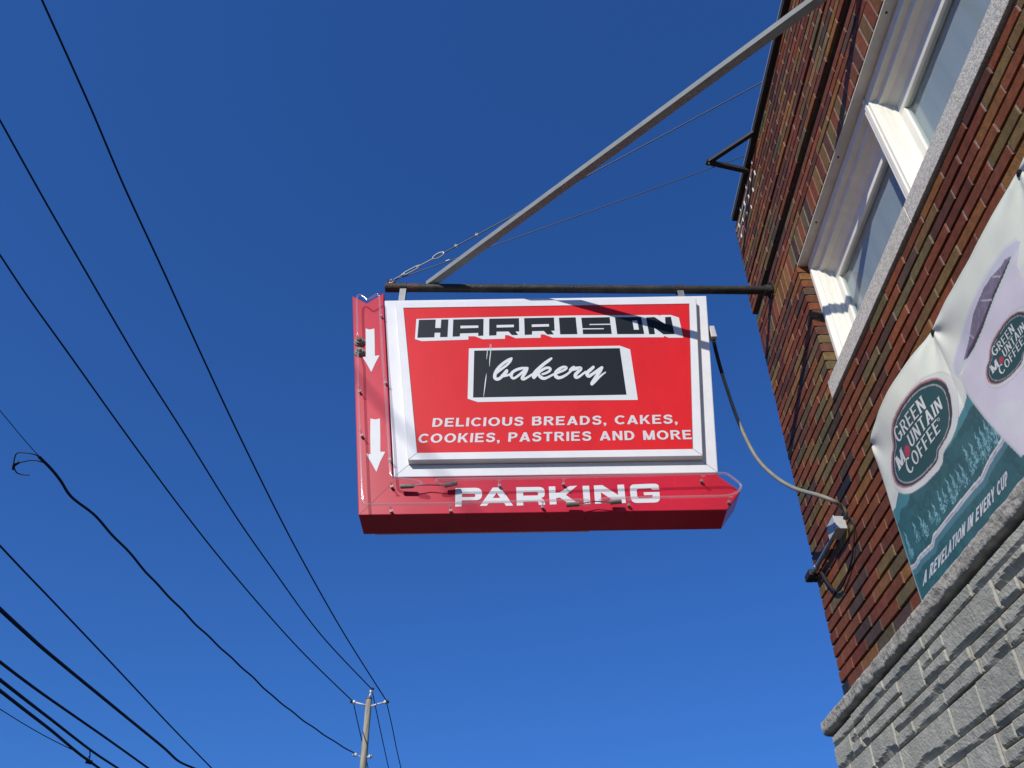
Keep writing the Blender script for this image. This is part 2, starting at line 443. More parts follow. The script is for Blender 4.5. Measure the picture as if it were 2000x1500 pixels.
kid(led, 'stone_ledge', m_ledge, smooth=True, autosmooth=50)

# ---- windows (two sashes side by side under one lintel)
Z0, Z1 = 2.979 + H0, zh
lin = MB(); lin.box((WX + .004, OP[0], Z1 - .008), (WX + .30, OP[1], Z1 + .002))
kid(lin, 'window_lintel', m_lintel)
for y in (1.3, 1.75, 2.55, 3.0):
    sc_ = MB(); sc_.tube([(WX + .03, y, Z1 - .012), (WX + .03, y, Z1 - .007)], .006, 8); kid(sc_, 'screw', m_rust)
def moulding(mb, path, z0, z1, top=False):
    """vertical board with an (x, y) profile"""
    n = len(path); b = len(mb.v)
    for zz in (z0, z1): mb.v += [Vector((x, y, zz)) for x, y in path]
    for i in range(n):
        k = (i + 1) % n; mb.face((b+i, b+k, b+n+k, b+n+i))
    mb.face(list(range(b, b+n))[::-1]); mb.face(list(range(b+n, b+2*n)))
def jamb_path(ye, s, k=1.0):
    """profile from the brick edge ye towards the glass; s=-1 runs to smaller y"""
    P = [(1.668,0),(1.668,.012),(1.663,.018),(1.663,.034),(1.667,.039),(1.674,.042),(1.680,.043),(1.683,.049),(1.690,.050),(1.692,.060),(1.700,.062),(1.718,.063),(1.720,.070),(1.752,.071),(1.756,.082),(1.776,.084),(1.81,.084),(1.81,0)]
    return [(x, ye + s * d * k) for x, d in P]
def make_window(ya, yb, name, ka=1.0, kb=1.0):
    """ya<yb : clear opening incl. jambs"""
    f = MB()
    moulding(f, jamb_path(yb - .003, -1, kb), Z0 + .002, Z1 - .012)
    moulding(f, jamb_path(ya + .003, 1, ka), Z0 + .002, Z1 - .012)
    # head, same profile turned
    P = [(1.664,0),(1.664,.068),(1.698,.073),(1.700,.112),(1.735,.117),(1.742,.128),(1.775,.152),(1.775,.188),(1.81,.188),(1.81,0)]
    n = len(P); b = len(f.v)
    for y in (ya + .012, yb - .012): f.v += [Vector((x, y, Z1 - .010 - d)) for x, d in P]
    for i in range(n):
        k = (i+1) % n; f.face((b+i, b+k, b+n+k, b+n+i))
    f.face(list(range(b, b+n))); f.face(list(range(b+n, b+2*n)))
    # sash rails and stiles
    gx = 1.772; a, c = ya + .086*ka, yb - .086*kb; zt = Z1 - .200; zb = Z0 + .012
    f.cbox((gx, a, zb), (gx + .035, c, zb + .085), .004); f.cbox((gx - .006, a, zb - .004), (gx + .03, c, zb + .022), .003)
    f.cbox((gx, a, zt - .045), (gx + .035, c, zt + .012), .004)
    f.cbox((gx + .001, a - .004, zb + .08), (gx + .034, a + .045, zt - .04), .004); f.cbox((gx + .001, c - .045, zb + .08), (gx + .034, c + .004, zt - .04), .004)
    o = kid(f, 'window', m_wood, autosmooth=35); o['label'] = name
    def sub(mb, nm, mats, **kk):
        q = mb.build(nm, mats, None, **kk); q.parent = o; return q
    g_ = MB(); g_.box((gx + .014, a + .04, zb + .08), (gx + .019, c - .04, zt - .04)); sub(g_, 'glass_pane', m_glass)
    cu = MB(); nn = 90; b = 0
    for i in range(nn + 1):
        y = a - .05 + (c - a + .1) * i / nn; x = 1.815 + .0004 * math.sin(i * .47 + 1)
        cu.v += [Vector((x, y, zb - .05)), Vector((x, y, zt + .1))]
    for i in range(nn): cu.face((2*i, 2*i+2, 2*i+3, 2*i+1))
    sub(cu, 'curtain', m_curtain, smooth=True, recalc=False)
    return o
def glass_mat():
    M = bpy.data.materials.new('window_glass'); M.use_nodes = True; t = M.node_tree; t.nodes.clear()
    o = t.nodes.new('ShaderNodeOutputMaterial'); mx = t.nodes.new('ShaderNodeMixShader'); tr = t.nodes.new('ShaderNodeBsdfTransparent'); gl = t.nodes.new('ShaderNodeBsdfGlossy')
    lw = t.nodes.new('ShaderNodeLayerWeight'); pw = t.nodes.new('ShaderNodeMath'); pw.operation = 'POWER'; pw.inputs[1].default_value = 5
    ad = t.nodes.new('ShaderNodeMath'); ad.operation = 'MULTIPLY_ADD'; ad.inputs[1].default_value = .55; ad.inputs[2].default_value = .03; ad.use_clamp = True
    tr.inputs[0].default_value = (.80,.84,.86,1); gl.inputs['Color'].default_value = (.9,.95,1,1); gl.inputs['Roughness'].default_value = .06
    t.links.new(lw.outputs['Facing'], pw.inputs[0]); t.links.new(pw.outputs[0], ad.inputs[0]); t.links.new(ad.outputs[0], mx.inputs[0]); t.links.new(tr.outputs[0], mx.inputs[1]); t.links.new(gl.outputs[0], mx.inputs[2]); t.links.new(mx.outputs[0], o.inputs[0])
    return M
m_glass = glass_mat()
YM0, YM1 = 2.185, 2.235
w1 = make_window(YM1 - .012, OP[1], 'farther white framed window beyond the mullion', ka=.45)
w2 = make_window(OP[0], YM0 + .012, 'nearer white framed window cut by the photo top', kb=.45)
mu = MB(); mu.cbox((1.664, YM0 + .004, Z0 + .003), (1.78, YM1 - .004, Z1 - .011), .004)
mu.cbox((1.657, YM0 + .012, Z0 + .003), (1.70, YM1 - .012, Z1 - .011), .003)
kid(mu, 'window_mullion', m_wood)
for a, b in ((OP[0], 2.165), (2.171, OP[1] + .016)):
    s_ = MB(); s_.cbox((1.584, a, 2.8605 + H0), (1.80, b, 2.976 + H0), .004); kid(s_, 'window_sill', m_sill)

# ------------------------------------------------------------------ hanging sign
def frame_sign():
    Zs = AX @ Vector((978 - 1000, -916 - 750, F)); Zs.normalize()
    Ys = Vector((-.004, .9986, -.045)).normalized(); Zs = (Zs - Ys * Zs.dot(Ys)).normalized(); Xs = Ys.cross(Zs)
    att = at_x((1507, 567), WX)
    M = Matrix.Identity(4)
    for r in range(3): M[r][0] = Xs[r]; M[r][1] = Ys[r]; M[r][2] = Zs[r]; M[r][3] = att[r]
    return M
SM = frame_sign(); SI = SM.inverted()
HD = .097                                                # half depth of the cabinet
def S(p, off=0.0):                                       # pixel -> (x, z) on a plane parallel to the sign face
    Y = Vector((SM[0][1], SM[1][1], SM[2][1])); P0 = Vector((SM[0][3], SM[1][3], SM[2][3])) - Y * (HD + off)
    d = ray(p); q = CAM + d * ((P0 - CAM).dot(Y) / d.dot(Y)); l = SI @ q
    return (l.x, l.z)
sign = empty('hanging_sign', mat=SM)
tag(sign, 'red and white bakery sign with parking arrow hanging from black pipe', 'sign')
def part(mb, name, mats, par=None, **k):
    o = mb.build(name, mats, None, **k); o.parent = par or sign; return o
XC = -1.5975
def trap(ht, hb, zt, zb): return [(XC - ht, zt), (XC - hb, zb), (XC + hb, zb), (XC + ht, zt)]
OUT = trap(1.0955, .8925, -.162, -1.662)
c_ = MB(); c_.poly_prism(OUT, -HD, HD)
cab = part(c_, 'cabinet', m_white)
bv = cab.modifiers.new('bevel', 'BEVEL'); bv.width = .006; bv.segments = 2; bv.limit_method = 'ANGLE'; bv.angle_limit = R(40)
RO = trap(1.006, .816, -.240, -1.577); RI = trap(.951, .770, -.293, -1.530)
# raised face frame : ring
def ring(mb, o, i, y0, y1, bevel=.004):
    n = 4; b = len(mb.v)
    for P, y in ((o, y0), (o, y1 + bevel), ([(x + (XC - x) * .004, z) for x, z in o], y1), (i, y1), (i, y0 + .03)):
        mb.v += [Vector((x, y, z)) for x, z in P]
    for r in range(4):
        for k in range(n):
            q = (k+1) % n; mb.face((b + r*n + k, b + r*n + q, b + (r+1)*n + q, b + (r+1)*n + k))
def y_front(off): return -HD - off
fr_ = MB(); ring(fr_, RO, RI, -HD + .001, y_front(.045))
part(fr_, 'face_frame', m_white)
def strip(mb, a, b, w, y, mi=0):
    a = Vector((a[0], y, a[1])); b = Vector((b[0], y, b[1])); d = (b - a).normalized(); n = Vector((-d.z, 0, d.x)) * w * .5
    mb.add([a - n, b - n, b + n, a + n], [(0,1,2,3)], mi)
sm_ = MB()
for k in (1, 2):
    strip(sm_, RO[k], RI[k], .0025, y_front(.0455)); strip(sm_, OUT[k], RO[k], .002, y_front(.0005))
strip(sm_, (RO[1][0], RO[1][1] - .001), (RO[2][0], RO[2][1] - .001), .006, y_front(.001), 1)  # thin brownish line along the raised frame's lower edge
part(sm_, 'mitre_seam', [m_gap, m_edgeline], cab)
rp = MB(); PN = [(x + (XC - x) * -.004, z) for x, z in RI]; rp.poly_prism(PN, y_front(.041), -HD + .002); panel = part(rp, 'sign_panel', m_red)
ed = MB(); o_ = .0415
for k in range(4): strip(ed, RI[k], RI[(k+1) % 4], .005, y_front(o_))
part(ed, 'panel_edge', m_gap, panel)

def flat(mb, rings, off, mi=0):
    """polygon with holes in sign (x,z) coords, lying just proud of the face"""
    b = len(mb.v); fl = [p for r in rings for p in r]
    mb.v += [Vector((x, y_front(off), z)) for x, z in fl]
    for t in tessellate_polygon([[Vector((x, z, 0)) for x, z in r] for r in rings]): mb.face([b + i for i in t], mi)
def stroke2d(pts, n=5):
    """centre line with radii -> outline polygon strip quads (list of left/right) in the plane"""
    P = resample(pts, n); L = []; Rr = []
    for i, (x, y, r) in enumerate(P):
        x0, y0, _ = P[max(i-1, 0)]; x1, y1, _ = P[min(i+1, len(P)-1)]; l = math.hypot(x1-x0, y1-y0) or 1
        nx, ny = -(y1-y0)/l, (x1-x0)/l; L.append((x + nx*r, y + ny*r)); Rr.append((x - nx*r, y - ny*r))
    discs = [P[0], P[-1]]
    return L, Rr, discs
def stroke_mesh(mb, pts, fn, step=0, n=5):
    """fn maps 2-D stroke coords to 3-D"""
    L, Q, discs = stroke2d(pts, n); b = len(mb.v)
    for a, c in zip(L, Q): mb.v += [fn(*a, step), fn(*c, step)]
    for i in range(len(L) - 1): mb.face((b+2*i, b+2*i+1, b+2*i+3, b+2*i+2))
    for x, y, r in discs:
        b = len(mb.v); mb.v += [fn(x + r*math.cos(w*math.pi/8), y + r*math.sin(w*math.pi/8), step + .5) for w in range(16)]; mb.face(range(b, b+16))

ZA = lambda L: [(800 + x/7.407, 600 + y/7.407) for x, y in L]
ZB = lambda L: [(1070 + x/7.407, 590 + y/7.407) for x, y in L]
on = lambda L, off: [S(p, off) for p in L]
OFF = .0415
# block backing of the name
back = MB()
flat(back, [on(ZA([(175,492),(78,462),(98,172)]) + ZA([(410,162),(1105,146),(1580,136)]) + ZB([(430,194),(1590,188),(1625,197),(1640,188),(1780,188),(1895,225),(1960,515),(1750,517),(1680,490),(1678,510),(560,514),(65,515)]) + ZA([(1945,395),(1898,395),(1895,443),(1535,450),(1425,405),(1382,405),(1380,458),(1055,465),(945,422),(850,422),(850,470)]), OFF)], OFF + .0006)
flat(back, [on(ZA([(858,597)]) + ZB([(1040,632),(1190,685),(1302,1416),(0,1426)]) + ZA([(985,1373),(840,1325)]), OFF)], OFF + .0006)
part(back, 'letter_backing', m_lett, panel)
lt = MB(); q = OFF + .0013
def LZ(z, *rings): flat(lt, [on(z(r), OFF) for r in rings], q)
LZ(ZA, [(135,185),(378,180),(371,302),(450,302),(458,180),(562,178),(548,432),(440,434),(445,370),(363,370),(358,437),(112,443)])
LZ(ZA, [(632,180),(1070,170),(1066,413),(992,416),(994,373),(730,380),(725,424),(622,427)], [(735,268),(994,265),(994,300),(735,308)])
LZ(ZA, [(1152,168),(1582,160),(1586,352),(1532,352),(1570,404),(1478,404),(1430,352),(1258,355),(1255,408),(1150,412)], [(1258,258),(1508,253),(1508,290),(1258,297)])
LZ(ZA, [(1657,160),(2088,151),(2098,341),(2047,341),(2088,394),(1990,396),(1942,344),(1772,348),(1770,398),(1665,402)], [(1766,250),(2014,244),(2018,281),(1768,288)])
LZ(ZB, [(160,228),(402,222),(427,465),(178,468)])
LZ(ZB, [(483,228),(893,220),(905,313),(600,318),(602,334),(908,330),(925,462),(508,465),(503,397),(808,394),(808,378),(500,380)])
LZ(ZB, [(970,222),(1350,217),(1394,463),(1003,465)], [(1222,270),(1292,267),(1318,400),(1245,402)])
LZ(ZB, [(1420,225),(1540,217),(1700,320),(1695,220),(1780,215),(1832,465),(1672,468),(1535,370),(1550,465),(1465,467)])
part(lt, 'lettering', m_black, panel)
pl_ = MB(); flat(pl_, [on(ZA([(935,630)]) + ZB([(1040,668),(1138,1341)]) + ZA([(918,1308)]), OFF)], q)
plate = part(pl_, 'name_plate', m_black, panel)
# script word
sp = MB(); q2 = OFF + .0020; st_i = [0]
def script(dx, pts):
    st_i[0] += 1
    def fn(x, y, s):
        X, Z = S((dx + x/16.667, 690 + y/16.667), OFF); return Vector((X, y_front(q2 + .00012 * s), Z))
    stroke_mesh(sp, pts, fn, st_i[0])
b1 = 955; b2 = 1065
script(b1, [(735,175,36),(640,220,44),(500,310,48),(360,430,50),(260,550,52),(200,680,56),(190,790,56),(245,848,50),(330,835,50),(430,760,48),(500,680,58),(560,610,60),(580,575,50)])
script(b1, [(735,175,36),(690,270,40),(580,390,40),(450,490,40),(330,580,40),(260,640,38)])
script(b1, [(440,740,60),(520,738,42),(600,725,36),(690,690,34)])
script(b1, [(690,720,36),(760,630,46),(900,545,46),(1050,500,44),(1180,490,38),(1255,490,36)])
script(b1, [(750,660,48),(725,760,44),(790,825,40),(880,790,40),(1000,700,40),(1120,600,44),(1220,530,52)])
script(b1, [(1235,530,48),(1180,640,52),(1110,750,52),(1085,830,54),(1150,845,44),(1260,790,36),(1400,700,34)])
script(b1, [(2028,180,36),(1950,240,48),(1800,350,52),(1640,490,55),(1520,610,58),(1460,710,60),(1450,790,50),(1468,832,22)])
script(b1, [(1480,800,40),(1570,695,44),(1680,590,44),(1830,500,44),(1950,482,40),(1998,530,44),(1950,600,40),(1840,660,38),(1740,690,34)])
script(b1, [(1620,715,48),(1700,800,54),(1800,830,48),(1920,790,38),(2090,700,34)])
script(b2, [(400,650,36),(520,600,38),(640,540,42),(688,485,42),(630,452,36),(530,480,45),(410,560,52),(340,650,58),(335,740,60),(400,800,58),(500,800,48),(620,750,42),(740,670,36),(830,590,38)])
script(b2, [(820,560,54),(880,490,46),(935,445,26)])
script(b2, [(840,545,58),(960,515,60),(1080,492,50),(1150,492,48),(1140,540,55),(1050,630,55),(980,720,58),(1000,790,55),(1090,780,42),(1200,700,36),(1310,620,36)])
script(b2, [(1560,465,48),(1480,540,54),(1390,620,58),(1360,700,58),(1420,760,52),(1520,700,48),(1650,610,48),(1780,520,50),(1840,480,48)])
script(b2, [(1840,480,48),(1780,600,54),(1690,720,55),(1600,860,55),(1530,970,56),(1518,1010,54)])
script(b2, [(1522,1010,52),(1620,920,48),(1730,810,40),(1850,710,30),(1955,635,22)])
part(sp, 'script_lettering', m_lett, plate, recalc=False)
scr = MB()
for i, L in enumerate([[(1128,590,3),(1122,680,5),(1113,755,2)], [(1178,535,2),(1174,640,5),(1160,760,6),(1157,860,2)], [(1165,540,2),(1160,590,2),(1158,640,1)], [(1112,965,2),(1100,1060,7),(1085,1180,6),(1070,1300,2)]]):
    def fs(x, y, s):
        X, Z = S((800 + x/7.407, 600 + y/7.407), OFF); return Vector((X, y_front(q2 + .0002 + .0002*s), Z))
    stroke_mesh(scr, L, fs, i, 4)
part(scr, 'paint_scratch', m_lett, plate, recalc=False)

class Glyphs:
    """bold capitals drawn as strokes; rv / rh = half widths of upright and level strokes"""
    def __init__(g, rv=.10, rh=.085, serif=False): g.rv, g.rh, g.serif = rv, rh, serif
    def line(g, x0, x1, y): return [(x0, y-g.rh), (x1, y-g.rh), (x1, y+g.rh), (x0, y+g.rh)]
    def stem(g, x, y0=0, y1=1): return [(x-g.rv, y0), (x+g.rv, y0), (x+g.rv, y1), (x-g.rv, y1)]
    def diag(g, x0, y0, x1, y1, k=1.0): h = g.rv*1.08*k; return [(x0-h, y0), (x0+h, y0), (x1+h, y1), (x1-h, y1)]
    def arc(g, cx, cy, ox, oy, a0, a1, n=18):
        o = []; ix, iy = ox - 2*g.rv, oy - 2*g.rh
        A = [R(a0 + (a1-a0)*i/n) for i in range(n+1)]
        return ('strip', [(cx+ox*math.cos(w), cy+oy*math.sin(w)) for w in A], [(cx+ix*math.cos(w), cy+iy*math.sin(w)) for w in A])
    def swf(g, pts):
        L, Q, _ = stroke2d([(x, y, (g.rv+g.rh)/2) for x, y in pts], 4); return ('strip', L, Q)
    def get(g, ch):
        v, h = g.rv, g.rh; se = lambda *xs: [[(x-v-.06, y0), (x+v+.06, y0), (x+v+.06, y1), (x-v-.06, y1)] for x in xs for (y0, y1) in ((0, .065), (.935, 1))] if g.serif else []
        if ch == 'D': return .80, [g.stem(v), g.line(v, .34, 1-h), g.line(v, .34, h), g.arc(.34, .5, .44, .5, -90, 90)] + se(v)
        if ch == 'E': return .70, [g.stem(v), g.line(v, .68, 1-h), g.line(v, .62, .52), g.line(v, .69, h)] + se(v)
        if ch == 'F': return .66, [g.stem(v), g.line(v, .65, 1-h), g.line(v, .58, .5)] + se(v)
        if ch == 'L': return .64, [g.stem(v), g.line(v, .64, h)] + se(v)
        if ch == 'I': return 2*v, [g.stem(v)] + se(v)
        if ch == 'C': return .80, [g.arc(.45, .5, .45, .5, 42, 318, 26)]
        if ch == 'G': return .86, [g.arc(.45, .5, .45, .5, 42, 330, 26), g.line(.46, .86, .43), [(.86-2*v, .1), (.86, .1), (.86, .5), (.86-2*v, .5)]]
        if ch == 'O': return .92, [g.arc(.46, .5, .46, .5, 0, 360, 32)]
        if ch == 'U': return .78, [g.stem(v, .34, 1), g.stem(.78-v, .34, 1), g.arc(.39, .36, .39, .36, 180, 360)] + (se(v)[1:] + se(.78-v)[1:] if g.serif else [])
        if ch == 'S': return .72, [g.swf([(.63,.73),(.56,.86),(.38,.915),(.18,.86),(.115,.73),(.19,.61),(.36,.545),(.55,.46),(.62,.30),(.55,.14),(.36,.085),(.16,.13),(.08,.29)])]
        if ch == 'B': return .76, [g.stem(v), g.line(v, .42, 1-h), g.line(v, .44, .53), g.line(v, .44, h), g.arc(.42, .765, .30, .235+h*.5-.01, -90, 90), g.arc(.44, .305, .32, .305, -90, 90)]
        if ch == 'R': return .78, [g.stem(v), g.line(v, .42, 1-h), g.line(v, .44, .50), g.arc(.42, .725, .32, .275, -90, 90), g.diag(.69, 0, .40, .48)] + se(v)
        if ch == 'P': return .72, [g.stem(v), g.line(v, .40, 1-h), g.line(v, .40, .45), g.arc(.40, .70, .32, .30, -90, 90)] + se(v)
        if ch == 'A': return .84, [g.diag(.10, 0, .42, 1), g.diag(.74, 0, .42, 1), g.line(.2, .64, .28)] + (se(.10)[::2] + se(.74)[::2] if g.serif else [])
        if ch == 'K': return .80, [g.stem(v), g.diag(.20, .34, .66, 1), g.diag(.69, 0, .34, .58)]
        if ch == 'T': return .70, [g.stem(.35), g.line(0, .70, 1-h)] + ([[(.35-v-.06, 0), (.35+v+.06, 0), (.35+v+.06, .065), (.35-v-.06, .065)]] if g.serif else [])
        if ch == 'N': return .78, [g.stem(v), g.stem(.78-v), g.diag(.78-v, 0, v, 1)] + (se(v) + se(.78-v)[1:] if g.serif else [])
        if ch == 'M': return .92, [g.stem(v), g.stem(.92-v), g.diag(.46, 0, v+.01, 1), g.diag(.46, 0, .91-v, 1)] + (se(v) + se(.92-v) if g.serif else [])
        if ch == 'V': return .78, [g.diag(.39, 0, .11, 1), g.diag(.39, 0, .67, 1)]
        if ch == 'Y': return .76, [g.stem(.38, 0, .42), g.diag(.38, .38, .11, 1), g.diag(.38, .38, .65, 1)]
        if ch == ',': return .20, [[(0, 0), (.2, 0), (.2, .2), (0, .2)], [(.10, 0), (.2, 0), (.2, -.07), (.06, -.2), (.02, -.15)]]
        if ch == '*': return .42, []
        return .34, []
    def write(g, mb, txt, BL, BR, TR, TL, fn, space=.15, scale0=1.0):
        """fn(px, layer) -> 3-D ; text fitted to the quad BL BR TR TL (pixels of the flat print)"""
        x = 0; items = []
        for i, ch in enumerate(txt):
            w, ss = g.get(ch); k = scale0 if i == 0 else 1.0
            items.append((x, ss, k)); x += w * k + space
        W = x - space - (.20 + space if txt.endswith(',') else 0)
        def M(px, py, lay):
            u = px / W; w = py
            return fn(tuple((1-u)*(1-w)*BL[i] + u*(1-w)*BR[i] + u*w*TR[i] + (1-u)*w*TL[i] for i in range(2)), lay)
        for x0, ss, k in items:
            for lay, st in enumerate(ss):
                b = len(mb.v)
                if st and st[0] == 'strip':
                    for p, q in zip(st[1], st[2]): mb.v += [M(x0 + p[0]*k, p[1]*k, lay), M(x0 + q[0]*k, q[1]*k, lay)]
                    for i in range(len(st[1]) - 1): mb.face((b+2*i, b+2*i+1, b+2*i+3, b+2*i+2))
                else:
                    mb.v += [M(x0 + p[0]*k, p[1]*k, lay) for p in st]
                    for t in tessellate_polygon([[Vector((p[0], p[1], 0)) for p in st]]): mb.face([b + i for i in t])
sans = Glyphs(.105, .088)
fsign = lambda px, lay: (lambda s: Vector((s[0], y_front(OFF + .0008 + .00012*lay), s[1])))(S(px, OFF))
for txt, qd in (('DELICIOUS BREADS, CAKES,', ((844,834), (1314,827.5), (1313,810), (846,817))), ('COOKIES, PASTRIES AND MORE', ((816,865.5), (1351.5,858), (1349,840), (819,847.5)))):
    tx = MB(); sans.write(tx, txt, *qd, fsign, .17)
    part(tx, 'slogan_lettering', m_lett2, panel, recalc=False)

# arrow shaped parking box
AB = [S((688,577)), S((716.5,591.5)), S((750,571)), (XC - 1.0975 - .004, -.163), (XC - .8945 - .004, -1.6655), (-.722, -1.6655), (-.607, -1.787), (-.702, -1.905), (-2.655, -1.905)]
ab = MB(); ab.poly_prism(AB, -HD + .004, HD - .004)
abox = part(ab, 'arrow_box', m_crim)
bv = abox.modifiers.new('bevel', 'BEVEL'); bv.width = .004; bv.segments = 2; bv.limit_method = 'ANGLE'; bv.angle_limit = R(30)
sb = MB(); strip(sb, S((703,1003)), S((771,938)), .0025, y_front(-.0035))
for px in ((881,993,868,1045),):
    X0 = S((px[0], px[1]))[0]; sb.add([(X0, -HD+.006, -1.9058), (X0+.003, -HD+.006, -1.9058), (X0+.003, HD-.006, -1.9058), (X0, HD-.006, -1.9058)], [(0,1,2,3)])
for i in range(9):
    X0 = -2.5 + i * .21
    rv_ = MB(); rv_.tube([(X0, -.05 + .03*(i % 2), -1.9095), (X0, -.05 + .03*(i % 2), -1.904)], .005, 8); part(rv_, 'rivet', m_gap, abox)
part(sb, 'box_seam', m_gap, abox)
pk = MB(); Z6 = lambda L: [(870 + x/4.651, 920 + y/4.651) for x, y in L]
def PK(*rings): flat(pk, [on(Z6(r), 0) for r in rings], -.0028)
def rounded(pts, rad=9, n=4):
    """round polygon corners (list of (x,y[,r]))"""
    o = []; N = len(pts)
    for i in range(N):
        p = pts[i]; a = pts[i-1]; c = pts[(i+1) % N]; r = p[2] if len(p) > 2 else rad
        if r == 0: o.append((p[0], p[1])); continue
        for (q, s) in ((a, 0), (c, 1)): pass
        la = math.hypot(a[0]-p[0], a[1]-p[1]); lc = math.hypot(c[0]-p[0], c[1]-p[1]); ra = min(r, la*.48); rc = min(r, lc*.48)
        A = (p[0] + (a[0]-p[0])/la*ra, p[1] + (a[1]-p[1])/la*ra); C = (p[0] + (c[0]-p[0])/lc*rc, p[1] + (c[1]-p[1])/lc*rc)
        for k in range(n + 1):
            t = k/n; o.append(((1-t)**2*A[0] + 2*t*(1-t)*p[0] + t*t*C[0], (1-t)**2*A[1] + 2*t*(1-t)*p[1] + t*t*C[1]))
    return o
PK(rounded([(90,152,0),(332,148,60),(334,261,55),(148,264,0),(146,319,0),(88,321,0)]), rounded([(150,206,0),(272,204,16),(272,234,16),(150,234,0)]))
PK([(430,147),(503,146),(615,311),(550,313),(532,286),(395,288),(374,313),(313,314)], [(465,195),(498,241),(430,242)])
PK(rounded([(643,144,0),(900,141,55),(903,230,35),(868,240,6),(900,262,30),(906,303,0),(850,305,0),(842,272,20),(705,276,0),(708,309,0),(648,312,0)]), rounded([(706,190,0),(842,187,18),(844,219,16),(706,221,0)]))
PK([(938,138),(998,136),(1001,196),(1040,190),(1125,135),(1198,130),(1093,214),(1215,298),(1130,300),(1040,238),(1006,243),(1010,299),(948,302)])
PK([(1245,132),(1305,130),(1318,294),(1258,297)])
PK([(1348,128),(1425,125),(1570,215),(1562,122),(1622,120),(1640,287),(1565,290),(1412,190),(1418,292),(1360,295)])
PK(rounded([(1672,120,45),(1935,110,50),(1942,166,0),(1880,168,0),(1868,154,10),(1735,160,22),(1745,244,22),(1884,241,16),(1881,215,0),(1805,217,0),(1800,190,0),(1945,187,0),(1952,282,50),(1688,288,55)]))
part(pk, 'parking_lettering', m_lett, abox)
Z7 = lambda L: [(680 + x/3, 560 + y/3) for x, y in L]
for A in ([(102,243),(125,249),(153,243),(155,330),(156,403),(183,400),(158,447),(135,498),(108,448),(80,405),(103,412),(103,330)], [(130,770),(158,776),(186,770),(188,870),(188,965),(217,965),(188,1020),(165,1083),(133,1025),(103,975),(131,980),(129,870)]):
    am = MB(); flat(am, [on(Z7(A), 0)], -.0028); part(am, 'arrow_marking', m_lett, abox)

# neon tubing in front of the box
TO = .062; TR_ = .0074
def T(p, off=TO): X, Z = S(p, off); return Vector((X, y_front(off), Z))
def glass_run(px, name='neon_tube', rad=TR_, n=5):
    P = [tuple(p) + ((TO,) if len(p) == 2 else ()) for p in px]
    pts = [T(p[:2], p[2]) for p in resample(P, n)]
    mb = MB(); mb.tube(pts, rad, 10); return part(mb, name, m_tube, smooth=True)
glass_run([(702,664,.02),(699,660,.05),(698,652),(698,630),(697,600),(697.5,582),(700,577),(705,576.5),(712,581),(718,585),(726,581),(735,575.5),(739,576),(741,581),(742,600),(746,680),(751,750),(757,830),(761,900),(763,925),(766,931),(775,934),(800,937),(818,940),(824,944),(820,948,.055),(808,949.5,.045)])
glass_run([(702,684,.02),(699,690,.05),(699,700),(700,760),(703,850),(706,930),(707.5,965),(709,978),(714,985),(725,985.5),(760,984.5),(880,983),(1000,980),(1100,977),(1140,976.5),(1150,978),(1152,983,.055),(1146,985.5,.04),(1130,985.5,.035)])
glass_run([(893,945,.035),(870,947,.045),(856,944,.055),(852,939),(858,936),(880,936),(1000,934),(1150,931),(1300,927),(1400,924.5),(1418,925.5),(1428,931),(1441,941),(1447,948),(1445,956),(1437,963),(1420,968),(1380,969.5),(1280,971.5),(1195,973),(1178,974.5),(1172,978,.055),(1180,981.5,.04),(1200,981,.035)])
mbk = MB(); mbk.tube([(-2.60, HD+.045, -1.868), (-2.2, HD+.045, -1.869), (-1.42, HD+.045, -1.869)], TR_, 10); part(mbk, 'neon_tube', mat('neon_glass_pink', (.90,.56,.60), .2), smooth=True)
for a, b in (((782,950),(808,949)), ((868,948),(893,943.5)), ((1106,986),(1131,984.5)), ((1191,981),(1214,979))):
    bt = MB(); bt.tube([T(a,.030), T(a,.0305) + (T(b,.03)-T(a,.03))*.05, T(b,.034)], [.010,.0135,.0125], 12); part(bt, 'electrode_boot', m_rubber, smooth=True, autosmooth=40)
for p in ((701.5,664),(701.5,684)):
    kb = MB(); X, Z = S(p, .02)
    kb.tube([(X, -HD+.002, Z), (X, -HD-.006, Z), (X, -HD-.0062, Z), (X, -HD-.022, Z), (X, -HD-.0222, Z), (X, -HD-.036, Z)], [.036,.034,.025,.026,.016,.013], 16)
    part(kb, 'tube_socket', m_rubber, smooth=True, autosmooth=40)
lw_ = MB(); lw_.tube([T((808,949),.036), T((835,947),.03), T((868,948),.036)], .003, 6); part(lw_, 'lead_wire', m_flexd, smooth=True); lw_ = MB(); lw_.tube([T((1131,984),.036), T((1160,979),.034), T((1191,981),.036)], .003, 6)
part(lw_, 'lead_wire', m_flexd, smooth=True)
for p in ((742,604),(751,735),(759,885),(700,752),(704,838),(763,938),(762,986),(879,985),(1060,978),(1230,974),(975,936),(1101,933),(1373,927),(1427,968)):
    X, Z = S(p, TO); so_ = MB()
    so_.tube([(X, -HD+.002, Z-.004), (X, -HD-.016, Z-.004)], .0085, 10, 0)
    so_.tube([(X, -HD-.016, Z-.004), (X, -HD-TO+.004, Z-.006)], .0045, 8, 1)
    so_.tube([(X-.010, -HD-TO, Z-.009), (X+.010, -HD-TO, Z-.009)], .004, 8, 1)
    part(so_, 'tube_support', [m_steel, m_tube], smooth=True, autosmooth=40)
cn = MB(); Xr, Zr = S((1389,641)); cn.cbox((Xr-.004, -.075, Zr-.055), (Xr+.034, -.025, Zr+.050), .006)
part(cn, 'cable_connector', m_box)
